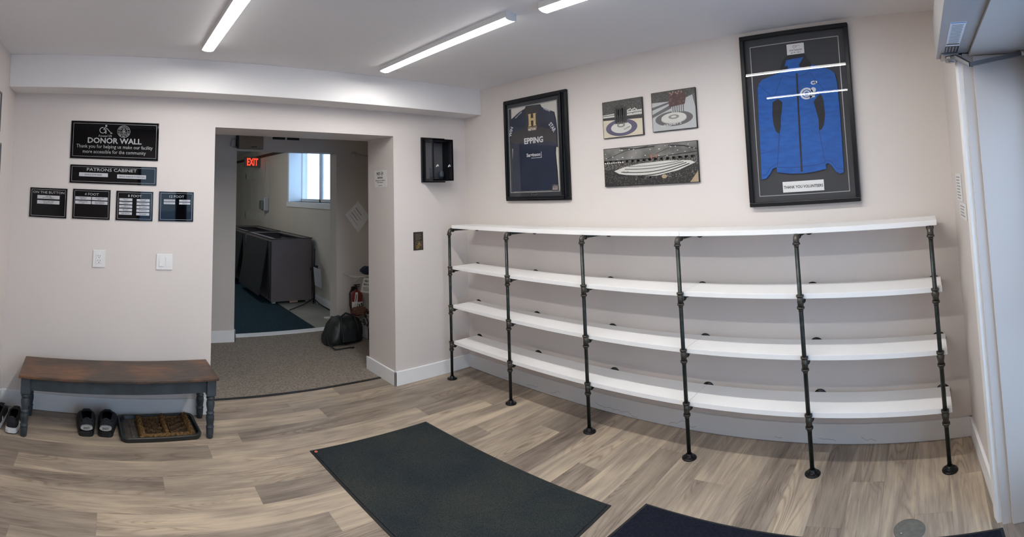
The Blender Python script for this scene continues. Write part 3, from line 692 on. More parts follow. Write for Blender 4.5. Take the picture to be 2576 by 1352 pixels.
# ---------------------------------------------------------------- framed blue jacket
JO2 = [(2.904,2.322),(3.012,2.323),(3.048,2.26),(3.157,2.215),(3.185,2.190),(3.196,2.129),(3.199,1.936),(3.197,1.738),(3.195,1.591),(3.171,1.583),(3.149,1.598),(3.126,1.638),(3.105,1.653),(3.092,1.645),(3.092,1.618),(3.031,1.607),(2.953,1.601),(2.874,1.604),(2.795,1.618),(2.795,1.650),(2.769,1.641),(2.747,1.607),(2.725,1.584),(2.696,1.58),(2.700,1.738),(2.702,1.9),(2.705,2.037),(2.709,2.148),(2.718,2.176),(2.740,2.200),(2.853,2.230),(2.863,2.254),(2.881,2.299)]
u2 = 2.949; zb2 = 1.412
t = onB('framed_jacket', u2, zb2); tag(t, 'tall black frame holding a bright blue zip jacket', 'framed jacket')
R = lambda pts: [(a-u2, b-zb2) for a, b in pts]
MB().frame(-.334, 0, .334, 1.073, .026, -.040, 0, bev=.004).build('frame', M_BLK, t)
M_MAT2 = mat('slate_mat_board', (.045, .047, .053), .9, var=.05, scale=4)
MB().box((-.31, -.010, .02), (.31, -.001, 1.05)).build('mat_board', M_MAT2, t)
MB().frame(2.672-u2, 1.474-zb2, 3.222-u2, 2.417-zb2, .0045, -.0118, -.009).build('silver_fillet', M_SILV, t)
M_BLUE = mat('bright_blue_fleece', (.012, .095, .37), .85, var=.16, scale=16, bump=.4, bscale=90, stretch=(1, 1, 3))
M_DKF = mat('black_fleece', (.018, .019, .024), .85, var=.1)
j = MB().poly(R(JO2), -.020, -.010).build('jacket', M_BLUE, t)
q = MB(); q.poly(R([(2.797,2.052),(2.832,2.070),(2.858,2.046),(2.850,1.990),(2.840,1.943),(2.838,1.90),(2.826,1.852),(2.805,1.870),(2.794,1.911),(2.790,1.971)]), -.0210, -.0195); q.build('side_panel', M_DKF, j)
q = MB(); q.poly(R([(3.048,2.029),(3.075,2.062),(3.097,2.071),(3.108,2.027),(3.110,1.945),(3.101,1.89),(3.085,1.858),(3.068,1.852),(3.070,1.921)]), -.0210, -.0195)
q.build('side_panel', M_DKF, j)
q = MB().poly(R([(2.953,2.213),(2.963,2.213),(2.951,1.612),(2.941,1.612)]), -.0222, -.0195).build('zip', M_DKF, j)
q = MB()
q.poly(R([(2.904,2.327),(3.012,2.328),(3.008,2.310),(2.899,2.303)]), -.0215, -.0195); q.poly(R([(3.012,2.328),(3.052,2.26),(3.040,2.236),(2.985,2.243),(2.975,2.262),(3.008,2.310)]), -.0220, -.0195)
q.poly(R([(2.904,2.327),(2.878,2.300),(2.856,2.246),(2.880,2.240),(2.908,2.252),(2.905,2.268),(2.886,2.262),(2.899,2.303)]), -.0220, -.0195)
q.build('collar', M_DKF, j)
M_SEAM = mat('dark_blue_seam', (.006, .045, .19), .8)
for s in ([(2.719,2.167),(2.807,2.075)], [(2.807,2.075),(2.866,2.206)], [(3.040,2.205),(3.113,2.095)], [(2.87,2.215),(2.92,2.195),(2.957,2.192),(3.0,2.20),(3.03,2.215)], [(2.826,1.852),(2.80,1.66)], [(2.798,1.650),(2.87,1.640),(2.945,1.640),(3.03,1.645),(3.092,1.655)], [(2.70,1.74),(2.745,1.745),(2.78,1.75)], [(2.700,1.600),(2.73,1.612),(2.752,1.645),(2.79,1.668)], [(3.105,1.67),(3.13,1.655),(3.155,1.618),(3.193,1.607)], [(3.068,1.852),(3.09,1.66)]):
    MB().stroke(R(s), .0035, -.0207, -.0195).build('seam', M_SEAM, j)
M_PATCH = mat('white_embroidery', (.58, .60, .64), .7, var=.15, scale=60)
q = MB()
q.ring((3.010-u2, 2.083-zb2), .040, .012, -.0222, -.0200, rz=.036); q.ring((3.010-u2, 2.083-zb2), .022, .009, -.0222, -.0200, rz=.020)
q.disc((3.052-u2, 2.102-zb2), .016, -.0222, -.0200, 10); q.stroke(R([(3.045,2.075),(3.08,2.082)]), .010, -.0222, -.0200); q.stroke(R([(3.03,2.06),(3.055,2.062)]), .012, -.0222, -.0200)
q.ring((3.055-u2, 2.145-zb2), .016, .009, -.0222, -.0200, rz=.012); q.disc((3.071-u2, 2.147-zb2), .008, -.0222, -.0200, 10)
q.build('embroidered_badge', M_PATCH, j)
c = MB().poly(R([(2.907,2.400),(3.013,2.400),(3.013,2.334),(2.907,2.334)]), -.016, -.009).build('upper_card', M_PAPER, t)
q = MB(); put_text(q, '2018 THAILAND', 2.962-u2, 2.360-zb2, .080, .010, -.0165, .01); put_text(q, 'Jan 30 - Feb 6', 2.962-u2, 2.344-zb2, .062, .009, -.0165, .02)
q.build('lettering', M_INK, c)
q = MB().ring((2.955-u2, 2.382-zb2), .012, .0025, -.0165, -.0158, a0=70, a1=400, rz=.009).stroke(R([(2.95,2.385),(2.985,2.385)]), .002, -.0165, -.0158); q.build('card_emblem', mat('sepia_print', (.35, .22, .18), .6), c)
c = MB().poly(R([(2.823,1.556),(3.072,1.556),(3.072,1.491),(2.823,1.491)]), -.016, -.009).build('lower_card', M_PAPER, t)
text(c, 'lettering', 'THANK YOU VOLUNTEERS', 2.948-u2, 1.522-zb2, .238, .018, -.0165, M_INK, .02)
MB().box((-.31, -.031, .022), (.31, -.028, 1.05)).build('front_glass', M_GLASS, t)

# ---------------------------------------------------------------- three canvas photographs
M_EDGE = mat('canvas_edge_black', (.012, .012, .012), .5)
def canvas(u0, u1_, z0, z1, label, mats):
    w, h = u1_-u0, z1-z0
    t = onB('canvas_print', (u0+u1_)/2, z0); tag(t, label, 'canvas print', 'curling photographs between the two frames')
    MB().box((-w/2, -.016, 0), (w/2, 0, h), bev=.001).build('canvas', M_EDGE, t)
    return t, w, h
def crowd(name, a, b, sc=90):
    if name in MATS: return MATS[name]
    m = bpy.data.materials.new(name); m.use_nodes = True; n = m.node_tree; bs = n.nodes['Principled BSDF']; bs.inputs['Roughness'].default_value = .5
    tc = n.nodes.new('ShaderNodeTexCoord'); v = n.nodes.new('ShaderNodeTexVoronoi'); v.inputs['Scale'].default_value = sc
    r = n.nodes.new('ShaderNodeValToRGB'); r.color_ramp.elements[0].position = .12; r.color_ramp.elements[0].color = (*b, 1); r.color_ramp.elements[1].position = .5; r.color_ramp.elements[1].color = (*a, 1)
    n.links.new(tc.outputs['Object'], v.inputs['Vector']); n.links.new(v.outputs['Distance'], r.inputs[0]); n.links.new(r.outputs[0], bs.inputs['Base Color']); MATS[name] = m; return m
def figures(q, xs, zf, hh, y, w=.016):
    for k, x in enumerate(xs):
        h_ = hh*(1+.06*math.sin(k*2.3))
        q.disc((x, zf+h_*.94), w*.33, y, y+.0004, 8)
        q.poly([(x-w*.55, zf+h_*.45), (x+w*.55, zf+h_*.45), (x+w*.62, zf+h_*.82), (x+w*.3, zf+h_*.88), (x-w*.3, zf+h_*.88), (x-w*.62, zf+h_*.82)], y, y+.0004)
        q.poly([(x-w*.45, zf), (x-w*.1, zf), (x-w*.02, zf+h_*.46), (x-w*.5, zf+h_*.46)], y, y+.0004); q.poly([(x+w*.1, zf), (x+w*.45, zf), (x+w*.5, zf+h_*.46), (x+w*.02, zf+h_*.46)], y, y+.0004)
Y0_, dY = -.0164, .0003
# 1: team on a rink, warm ice
t, w, h = canvas(1.560, 1.890, 1.936, 2.203, 'square canvas of a dark group on purple curling rings, upper left of three', None)
MI = mat('photo_cream_ice', (.56, .50, .38), .5, var=.06); MD = crowd('photo_dark_crowd', (.035, .033, .03), (.12, .11, .10), 110)
MP = mat('photo_purple_ring', (.075, .065, .12), .45, var=.2, scale=14); MWI = mat('photo_white_ice', (.55, .54, .50), .45, var=.05); MG = mat('photo_grey_ring', (.22, .215, .20), .5); MK = mat('photo_black', (.012, .012, .013), .5)
g = .004
q = MB()
q.box((-w/2+g, Y0_, g), (w/2-g, Y0_+.001, h*.52)); q.mi = 1; q.box((-w/2+g, Y0_, h*.52), (w/2-g, Y0_+.001, h-g))
q.mi = 2; q.ring((-.01, .068), .130, .045, Y0_-dY, Y0_, rz=.060, n=40); q.mi = 3; q.disc((-.01, .070), .088, Y0_-dY, Y0_, 32, .041)
q.mi = 4; q.disc((-.012, .085), .034, Y0_-2*dY, Y0_-dY, 24, .016); q.mi = 3; q.disc((-.012, .086), .018, Y0_-3*dY, Y0_-2*dY, 20, .008)
q.mi = 5; q.poly([(-w/2+g, h*.49), (w/2-g, h*.44), (w/2-g, h*.53), (-w/2+g, h*.55)], Y0_-dY, Y0_); q.mi = 3; q.poly([(-w/2+g, h*.56), (w/2-g, h*.55), (w/2-g, h*.68), (-w/2+g, h*.64)], Y0_-dY, Y0_)
q.mi = 5; q.ring((.13, h*.60), .045, .004, Y0_-2*dY, Y0_-dY, rz=.012, a0=60, a1=300); q.poly([(-w/2+g, h*.60), (w/2-g, h*.61), (w/2-g, h*.625), (-w/2+g, h*.615)], Y0_-2*dY, Y0_-dY)
q.mi = 3
for k in range(7): q.disc((.045+.012*k, h*.69+.004*(k % 3)), .006, Y0_-2*dY, Y0_-dY, 8)
q.mi = 5; figures(q, [-.052, -.036, -.020, -.004, .012, .030], h*.36, h*.48, Y0_-.0012, .020)
put_text(q, 'Scotties', .035, .062, .050, .012, Y0_-.0006, .01, .35)
q.build('print_surface', [MI, MD, MP, MWI, MG, MK], t)
# 2: group in maroon on a grey rink
t, w, h = canvas(1.963, 2.289, 1.944, 2.214, 'square canvas of a team in maroon on grey rings, upper right of three', None)
MGI = mat('photo_grey_ice', (.40, .41, .41), .45, var=.04); MDR = mat('photo_dark_ring', (.085, .08, .085), .45, var=.1); MM = crowd('photo_maroon_team', (.055, .02, .02), (.13, .07, .06), 60); MTS = mat('photo_trousers', (.42, .42, .42), .6)
q = MB()
q.box((-w/2+g, Y0_, g), (w/2-g, Y0_+.001, h*.60)); q.mi = 1; q.box((-w/2+g, Y0_, h*.60), (w/2-g, Y0_+.001, h-g))
q.mi = 0; q.poly([(-w/2+g, h*.58), (w/2-g, h*.58), (w/2-g, h*.85), (.05, h*.72), (-w/2+g, h*.74)], Y0_-dY, Y0_)
q.mi = 2; q.poly([(-w/2+g, h*.62), (0.0, h*.74), (0.0, h*.70), (-w/2+g, h*.55)], Y0_-2*dY, Y0_-dY); q.poly([(-w/2+g, h*.44), (-.02, h*.64), (-.01, h*.56), (-w/2+g, h*.36)], Y0_-2*dY, Y0_-dY)
q.poly([(.14, h*.86), (w/2-g, h*.84), (w/2-g, h*.52)], Y0_-2*dY, Y0_-dY)
q.ring((0.0, .078), .138, .044, Y0_-2*dY, Y0_-dY, rz=.050, n=40); q.mi = 3; q.disc((0.0, .085), .092, Y0_-3*dY, Y0_-2*dY, 32, .034); q.mi = 4; q.disc((.0, .090), .040, Y0_-4*dY, Y0_-3*dY, 24, .015); q.mi = 3; q.disc((.0, .091), .020, Y0_-5*dY, Y0_-4*dY, 20, .007)
put_text(q, "HERSHEY'S", -.02, .040, .150, .016, Y0_-5*dY, .02, .08)
q.mi = 6; 
for x in (-.008, .006, .022, .036, .052, .066): q.poly([(x-.004, h*.44), (x+.003, h*.44), (x+.005, h*.66), (x-.006, h*.66)], Y0_-.0016, Y0_-.001)
q.mi = 2
for x in (-.002, .013, .029, .045, .060, .074): q.poly([(x-.003, h*.44), (x+.002, h*.44), (x+.003, h*.66), (x-.004, h*.66)], Y0_-.0017, Y0_-.001)
q.mi = 5; q.poly([(-.030, h*.58), (.085, h*.62), (.095, h*.78), (.085, h*.90), (.05, h*.95), (-.01, h*.96), (-.034, h*.90)], Y0_-.0020, Y0_-.0012)
q.mi = 7
for x, z in ((-.018, .93), (.004, .95), (.024, .93), (.046, .95), (.066, .93), (-.006, .90), (.036, .90)): q.disc((x, h*z), .0065, Y0_-.0024, Y0_-.0018, 8)
q.build('print_surface', [MGI, MD, MDR, MWI, MG, MM, MTS, mat('photo_faces', (.26, .17, .13), .6)], t)
# 3: wide arena panorama
t, w, h = canvas(1.553, 2.282, 1.587, 1.862, 'wide canvas of a curling arena full of spectators, lowest of three', None)
MAR = mat('photo_arena_roof', (.15, .145, .135), .5, var=.55, scale=7); MCR = crowd('photo_arena_crowd', (.014, .013, .013), (.075, .07, .065), 75); MBN = crowd('photo_arena_stand', (.03, .028, .026), (.30, .28, .25), 120); MLT = mat('photo_bright', (.75, .73, .68), .4); MTN = mat('photo_tan', (.36, .27, .17), .6)
q = MB()
q.box((-w/2+g, Y0_, h*.60), (w/2-g, Y0_+.001, h-g)); q.mi = 1; q.box((-w/2+g, Y0_, g), (w/2-g, Y0_+.001, h*.44)); q.mi = 2; q.box((-w/2+g, Y0_, h*.44), (w/2-g, Y0_+.001, h*.66))
def sheet(x0, z0, x1, z1, sag, a, b, mi):
    q.mi = mi; n = 10; P = [(x0+(x1-x0)*k/n, z0+(z1-z0)*k/n-sag*math.sin(math.pi*k/n)) for k in range(n+1)]
    q.poly([(x, z-b) for x, z in P]+[(x, z+a) for x, z in reversed(P)], Y0_-dY*(1+mi*.1), Y0_)
q.mi = 3; q.poly([(-.28, h*.40), (-.24, h*.32), (-.12, h*.24), (.06, h*.22), (.22, h*.32), (.345, h*.48), (.31, h*.54), (.14, h*.575), (-.06, h*.55), (-.20, h*.48)], Y0_-2*dY, Y0_)
q.mi = 4
for k, (z0, z1, sg) in enumerate(((.30, .46, .035), (.36, .49, .026), (.43, .515, .016), (.49, .54, .008))):
    n = 12; P = [(-.25+.03*k+(.55-.05*k)*i/n, h*(z0+(z1-z0)*i/n)-sg*math.sin(math.pi*i/n)) for i in range(n+1)]; q.stroke(P, .0062-.0010*k, Y0_-3*dY, Y0_-2*dY)
q.ring((-.185, h*.36), .022, .003, Y0_-3*dY, Y0_-2*dY, rz=.009)
q.mi = 4; q.stroke([(-.36, h*.70), (-.18, h*.90), (.0, h*.97)], .004, Y0_-2*dY, Y0_-dY); q.stroke([(-.22, h*.97), (-.10, h*.93), (.05, h*.95)], .008, Y0_-2*dY, Y0_-dY); q.stroke([(.16, h*.94), (.27, h*.90), (.36, h*.80)], .008, Y0_-2*dY, Y0_-dY); q.stroke([(.06, h*.76), (.16, h*.88)], .003, Y0_-2*dY, Y0_-dY); q.stroke([(-.36, h*.67), (.0, h*.66), (.36, h*.74)], .006, Y0_-2*dY, Y0_-dY)
q.mi = 5; rl = random.Random(5)
for k in range(26):
    x = rl.uniform(-.35, .35); z = .68+.26*rl.random(); q.disc((x, h*z), rl.uniform(.003, .008), Y0_-4*dY, Y0_-3*dY, 8, rl.uniform(.0012, .003))
for k in range(9): q.box((-.355+.018*k, Y0_-3*dY, h*.60), (-.345+.018*k, Y0_-2*dY, h*.63))
q.mi = 2
for k in range(46):
    x = rl.uniform(-.28, .34); z = h*(.20+.10*abs(x)/.3*rl.random())-.004+rl.uniform(-.012, .006); q.disc((x, z), rl.uniform(.004, .008), Y0_-4*dY, Y0_-3*dY, 8)
q.disc((.155, h*.22), .018, Y0_-5*dY, Y0_-3*dY, 12, .015); q.mi = 6; q.disc((.115, h*.19), .020, Y0_-5*dY, Y0_-3*dY, 12, .014)
q.poly([(.30, g), (w/2-g, g), (w/2-g, h*.28)], Y0_-3*dY, Y0_-2*dY); q.mi = 7; q.stroke([(.025, h*.66), (.022, h*.74)], .010, Y0_-4*dY, Y0_-3*dY); q.stroke([(.062, h*.66), (.062, h*.74)], .008, Y0_-4*dY, Y0_-3*dY)
q.build('print_surface', [MAR, MCR, MBN, MWI, MK, MLT, MTN, mat('photo_orange', (.36, .12, .05), .6)], t)

# ---------------------------------------------------------------- bench
M_TEAL = mat('distressed_dark_teal_paint', (.030, .042, .052), .5, var=.35, scale=12)
def wood_top():
    m = mat('worn_brown_stained_wood', (.12, .062, .030), .42, var=.45, scale=5.0, bump=.2, bscale=90, stretch=(1.6, 9, 9))
    n = m.node_tree; r = [x for x in n.nodes if x.type == 'VALTORGB'][0]
    r.color_ramp.elements[0].color = (.040, .029, .020, 1); r.color_ramp.elements[1].color = (.125, .064, .032, 1); r.color_ramp.elements[0].position = .36; r.color_ramp.elements[1].position = .66
    nz = [x for x in n.nodes if x.type == 'TEX_NOISE'][0]; nz.inputs['Detail'].default_value = 8; nz.inputs['Roughness'].default_value = .7
    b = n.nodes['Principled BSDF']; tc = n.nodes.new('ShaderNodeTexCoord'); n3 = n.nodes.new('ShaderNodeTexNoise'); n3.inputs['Scale'].default_value = 3.2; n3.inputs['Detail'].default_value = 4
    r3 = n.nodes.new('ShaderNodeValToRGB'); r3.color_ramp.elements[0].position = .40; r3.color_ramp.elements[0].color = (.62, .72, .85, 1); r3.color_ramp.elements[1].position = .62; r3.color_ramp.elements[1].color = (1.7, 1.35, 1.1, 1)
    m3 = n.nodes.new('ShaderNodeMix'); m3.data_type = 'RGBA'; m3.blend_type = 'MULTIPLY'; m3.inputs[0].default_value = 1.0
    n.links.new(tc.outputs['Object'], n3.inputs['Vector']); n.links.new(n3.outputs['Fac'], r3.inputs[0]); n.links.new(r.outputs[0], m3.inputs[6]); n.links.new(r3.outputs[0], m3.inputs[7]); n.links.new(m3.outputs[2], b.inputs['Base Color'])
    return m
BL, BD, BH = 1.245, .372, .385
t = empty('bench', (-2.898, -.228, 0), math.radians(3.0)); tag(t, 'low brown-topped bench with turned dark teal legs below the donor signs', 'bench')
MB().box((-BL/2, -BD/2, BH-.020), (BL/2, BD/2, BH), bev=.005).build('seat', wood_top(), t)
ax, ay = BL/2-.045, BD/2-.038
q = MB().box((-ax, -ay-.008, BH-.098), (ax, -ay+.012, BH-.019)).box((-ax, ay-.012, BH-.098), (ax, ay+.008, BH-.019)).box((-ax-.01, -ay, BH-.098), (-ax+.012, ay, BH-.019)).box((ax-.012, -ay, BH-.098), (ax+.01, ay, BH-.019))
q.build('apron', M_TEAL, t)
prof = [(.014, 0), (.019, .004), (.022, .03), (.0235, .058), (.021, .064), (.0255, .068), (.0255, .073), (.021, .077), (.0225, .090), (.0265, .120), (.0255, .140), (.021, .150), (.026, .154), (.026, .160), (.021, .164), (.0205, .172), (.0255, .195), (.0275, .215), (.0235, .236), (.019, .243), (.0275, .247), (.0275, .256), (.021, .260), (.021, .270)]
for sx in (-1, 1):
    for sy in (-1, 1):
        l = MB().lathe(prof, None, 20).box((-.029, -.029, .268), (.029, .029, BH-.0195), bev=.002).build('leg', M_TEAL, t, (sx*(ax-.0), sy*(ay-.0), 0))

# ---------------------------------------------------------------- shoes
def shoe_mesh(kind):
    """local: toe to +y, heel at y=0, 0.29 long; returns dict of MBs"""
    Ls = .285
    def hw(s):   # half width of the sole
        return .036+.0125*math.sin(min(1, s/.75)*math.pi*.5)**2 - (.0 if s < .75 else .046*((s-.75)/.25)**2.4) - (.012*(1-s/.10)**2 if s < .10 else 0)
    def top(s):  # top height of the upper
        if s < .46: return .080 - .010*math.sin(s/.46*math.pi)*1.0 + (.008 if s < .05 else 0)
        return .086 - .050*((s-.46)/.54)**.8
    S = [0, .02, .05, .1, .16, .22, .28, .34, .40, .46, .52, .6, .68, .76, .84, .9, .95, .985, 1.0]
    sole_h = .026 if kind == 'slip' else .030
    up_ = MB(); up_.sm = True; rings = []; na = 16
    for s in S:
        w_ = max(.006, hw(s)-.002); tp = top(s); y = .006+s*(Ls-.012)
        if s == 0: w_ *= .62
        ring = []
        for k in range(na+1):
            a = math.pi*k/na; ca_, sa = math.cos(a), math.sin(a)
            x = w_*(abs(ca_)**.62)*(1 if ca_ > 0 else -1); z = sole_h-.004+(tp-sole_h+.004)*(sa**.72)
            if s < .46 and sa > .75: x *= .93
            ring.append(up_.bm.verts.new((x, y+(.006*sa if s < .03 else 0), z)))
        rings.append(ring)
    for i in range(len(S)-1):
        for k in range(na):
            mid = (k+.5)/na
            if .04 < S[i] and S[i+1] <= .461 and abs(mid-.5) < .26*(1 if S[i] < .3 else .8): continue
            up_._f([rings[i][k], rings[i][k+1], rings[i+1][k+1], rings[i+1][k]])
    up_._f([v for v in rings[0]][::-1]); up_._f(rings[-1])
    sole = MB(); pts = []
    for s in S: pts.append((hw(s) if s > 0 else hw(0)*.62, s*Ls))
    out = [(x, y) for x, y in pts] + [(-x, y) for x, y in reversed(pts)]
    ins = MB(); ins.prism([(x*.82, .012+y*.94) for x, y in out], sole_h, sole_h+.004)
    col = MB(); P = []
    for s in (.05, .1, .16, .22, .28, .34, .40, .445): P.append((hw(s)*.66, .006+s*(Ls-.012), top(s)-.004))
    loop = [(0, .010, .086)] + P + [(.012, .142, .083), (-.012, .142, .083)] + [(-a, b, c) for a, b, c in reversed(P)] + [(0, .010, .086)]
    col.tube(loop, .0045, 8)
    return up_, sole, out, ins, col, sole_h
def slip_on(loc, rz, label):
    t = empty('shoe', loc, rz); t.scale = (1.30, 1.02, 1.30); tag(t, label, 'shoe', 'black slip-on shoes under the bench')
    u_, s_, out, ins, col, sh = shoe_mesh('slip')
    M_SH = mat('black_shoe_canvas', (.010, .011, .016), .85, var=.2, scale=20); M_RB = mat('black_rubber', (.008, .008, .008), .45)
    o = u_.build('upper', M_SH, t); md = o.modifiers.new('thickness', 'SOLIDIFY'); md.thickness = .003
    s_.prism(out, 0, .012); s_.prism([(x*1.03, (y-.14)*1.02+.14) for x, y in out], .012, .017); s_.prism(out, .017, sh); s_.build('sole', M_RB, t)
    ins.build('insole', M_SH, t); col.build('collar', M_SH, t)
    # silver oval badge on the heel
    b = MB(); b.disc((0, .044), .029, -.0075, .012, 24, .0115); b.build('heel_badge', mat('silver_heel_badge', (.36, .36, .36), .5, .2), t)
    text(t, 'lettering', 'SHOT', 0, .044, .030, .011, -.0080, M_INK, .03)
    b = MB(); b.box((-.010, .045, .058), (.010, .0465, .066)); b.build('size_label', MATS['silver_heel_badge'], t)
    return t
slip_on((-3.084, -.335, 0), math.radians(4), 'black slip-on shoe with silver heel badge, left of its pair under the bench')
slip_on((-2.966, -.330, 0), math.radians(-3), 'black slip-on shoe with silver heel badge, right of its pair beside the tray')
def sneaker(loc, rz, label):
    t = empty('sneaker', loc, rz); t.scale = (1.05, 1.03, 1.20); tag(t, label, 'shoe', 'black and white sneakers by the bench')
    u_, s_, out, ins, col, sh = shoe_mesh('sneaker')
    M_SH = mat('black_sneaker_mesh', (.012, .012, .014), .8, var=.3, scale=40, bump=.4, bscale=200); M_SW = mat('white_sneaker_foam', (.62, .62, .63), .6)
    o = u_.build('upper', M_SH, t); md = o.modifiers.new('thickness', 'SOLIDIFY'); md.thickness = .003
    s_.prism(out, 0, .006); s_.build('outsole', mat('black_rubber', (.008, .008, .008), .45), t)
    m_ = MB(); m_.prism([(x*1.04, (y-.14)*1.03+.14) for x, y in out], .006, .022); m_.prism([(x*.99, y) for x, y in out], .022, sh); m_.build('midsole', M_SW, t)
    ins.build('insole', M_SH, t); col.build('collar', M_SH, t)
    b = MB(); b.box((-.009, .030, .060), (.009, .0315, .070)); b.build('size_label', M_TAG, t)
    b = MB()
    for k in range(5): b.tube([(-.020, .150+.018*k, .078-.004*k), (0, .152+.018*k, .084-.005*k), (.020, .150+.018*k, .078-.004*k)], .0028, 6)
    b.build('laces', M_SH, t)
    b = MB(); b.sm = True; b.ring((0, 0), .012, .004, -.001, .001, n=16); o = b.build('side_logo', M_PAPER, t, (.041, .050, .046)); o.rotation_euler.z = math.pi/2
    return t
sneaker((-3.548, -.405, 0), math.radians(2), 'black sneaker with white sole touching the left front bench leg')
sneaker((-3.660, -.385, 0), math.radians(1), 'black sneaker with white sole, cut off by the left photo edge')

# ---------------------------------------------------------------- boot tray with coir mat
def rrect(x0, y0, x1, y1, r, n=5):
    P = []
    for cx, cy, a0 in ((x1-r, y1-r, 0), (x0+r, y1-r, 90), (x0+r, y0+r, 180), (x1-r, y0+r, 270)):
        for k in range(n+1): a = math.radians(a0+90*k/n); P.append((cx+r*math.cos(a), cy+r*math.sin(a)))
    return P
t = empty('boot_tray', (-2.628, -.212, 0), math.radians(4.5)); tag(t, 'black rubber boot tray on the floor under the bench', 'boot tray')
q = MB(); TW, TD = .250, .165
rings = []
for o_, z in ((0, .0), (-.006, .026), (0, .030), (.010, .028), (.016, .008)):
    rings.append([q.bm.verts.new((x, y, z)) for x, y in rrect(-TW+o_, -TD+o_, TW-o_, TD-o_, .045)])
for i in range(len(rings)-1):
    for k in range(len(rings[0])): q._f([rings[i][k], rings[i][(k+1) % len(rings[0])], rings[i+1][(k+1) % len(rings[0])], rings[i+1][k]])
q._f(rings[0]); q._f(rings[-1]); q.build('tray', mat('black_tray_plastic', (.012, .014, .014), .4), t)
M_RIB = mat('grey_brown_ribbed_rubber', (.085, .072, .058), .6, var=.3, scale=50)
q = MB().prism(rrect(-TW+.028, -TD+.028, TW-.028, TD-.028, .03), .008, .011)
for k in range(3): q.box((-TW+.034+.009*k, -TD+.04, .011), (-TW+.038+.009*k, TD-.04, .014))
for c in range(3):
    x = -TW+.070+.018*c; P = [(x+(.006 if k % 2 else -.006), -TD+.045+k*.012) for k in range(20)]
    for k in range(len(P)-1): q.tube([(P[k][0], P[k][1], .012), (P[k+1][0], P[k+1][1], .012)], .0022, 4)
q.build('ribbed_liner', M_RIB, t)
t = empty('coir_mat', (-2.590, -.215, .014), math.radians(4.5)); tag(t, 'brown bristly coir boot mat lying in the black tray', 'doormat')
def coir(only=False):
    q = MB()
    global bar
    def bar(a, b, w, h):
        a, b = Vector(a), Vector(b); d = (b-a).normalized(); nn = Vector((-d.y, d.x)); n = max(3, int((b-a).length/.012)); rows = []
        for i in range(n+1):
            p = a+(b-a)*i/n; row = []
            for k in range(7):
                an = math.pi*k/6; o = math.cos(an)*w/2*(1+rn.uniform(-.14, .14)); zz = .004+math.sin(an)*h*(1+rn.uniform(-.18, .18))
                v = p+nn*o; row.append(q.bm.verts.new((v.x+rn.uniform(-.001, .001), v.y+rn.uniform(-.001, .001), zz)))
            rows.append(row)
        for i in range(n):
            for k in range(6): q._f([rows[i][k], rows[i][k+1], rows[i+1][k+1], rows[i+1][k]])
        q._f(rows[0]); q._f(rows[-1][::-1]); 
    if only: return q
    bar((-.155, -.13), (-.155, .13), .040, .034); bar((.155, -.13), (.155, .13), .040, .034); bar((0, -.125), (0, .125), .034, .032)
    bar((-.17, -.122), (.17, -.122), .022, .018); bar((-.16, .120), (.16, .120), .022, .016)
    return q
def coir_weave():
    q = coir(True)
    for s in (-1, 1):
        for k in range(4): 
            y = -.105+.060*k; bar((s*.020, y), (s*.135, min(.112, y+.075)), .024, .018)
    return q
MB().box((-.172, -.128, 0), (.172, .128, .004)).build('base_weave', mat('dark_brown_weave', (.03, .02, .013), .95, var=.5, scale=60), t)
coir().build('bristle_bars', mat('brown_coir', (.16, .092, .038), .95, var=.75, scale=110, bump=1.0, bscale=400, spec=.1), t)
coir_weave().build('herringbone_weave', mat('dark_coir', (.085, .052, .027), .95, var=.7, scale=110, bump=1.0, bscale=400, spec=.1), t)

# ---------------------------------------------------------------- floor mats
M_MATF = mat('charcoal_mat_pile', (.027, .031, .033), .95, var=.75, scale=330, bump=.8, bscale=500, spec=.15)
M_MATE = mat('black_mat_rubber', (.008, .009, .010), .6)
def floor_mat(name, label, pts, pile=M_MATF, border=.014, group='dark entrance mats'):
    c = Vector((sum(p[0] for p in pts)/4, sum(p[1] for p in pts)/4)); t = empty(name, (c.x, c.y, 0)); tag(t, label, 'floor mat', group)
    L_ = [(p[0]-c.x, p[1]-c.y) for p in pts]
    MB().prism(L_, 0, .004).build('rubber_backing', M_MATE, t)
    I = [(x-math.copysign(border, x), y-math.copysign(border, y)) for x, y in L_]
    MB().prism(I, .004, .008).build('pile', pile, t); return t
t = floor_mat('entrance_mat', 'charcoal entrance mat with an orange dot in one corner, middle of the floor', [(-1.768, -.664), (-1.70, -2.13), (-.862, -2.107), (-.939, -.672)])
MB().lathe([(.0, .0082), (.011, .0084), (.011, .009), (0, .0092)], Matrix.Translation((-.424, .697, 0)), 16, caps=False).build('orange_dot', mat('orange_sticker', (.50, .13, .05), .6), t, (0, 0, 0))
for c in t.children:
    if c.name.startswith('orange_dot'):
        c.location = (0, 0, 0)
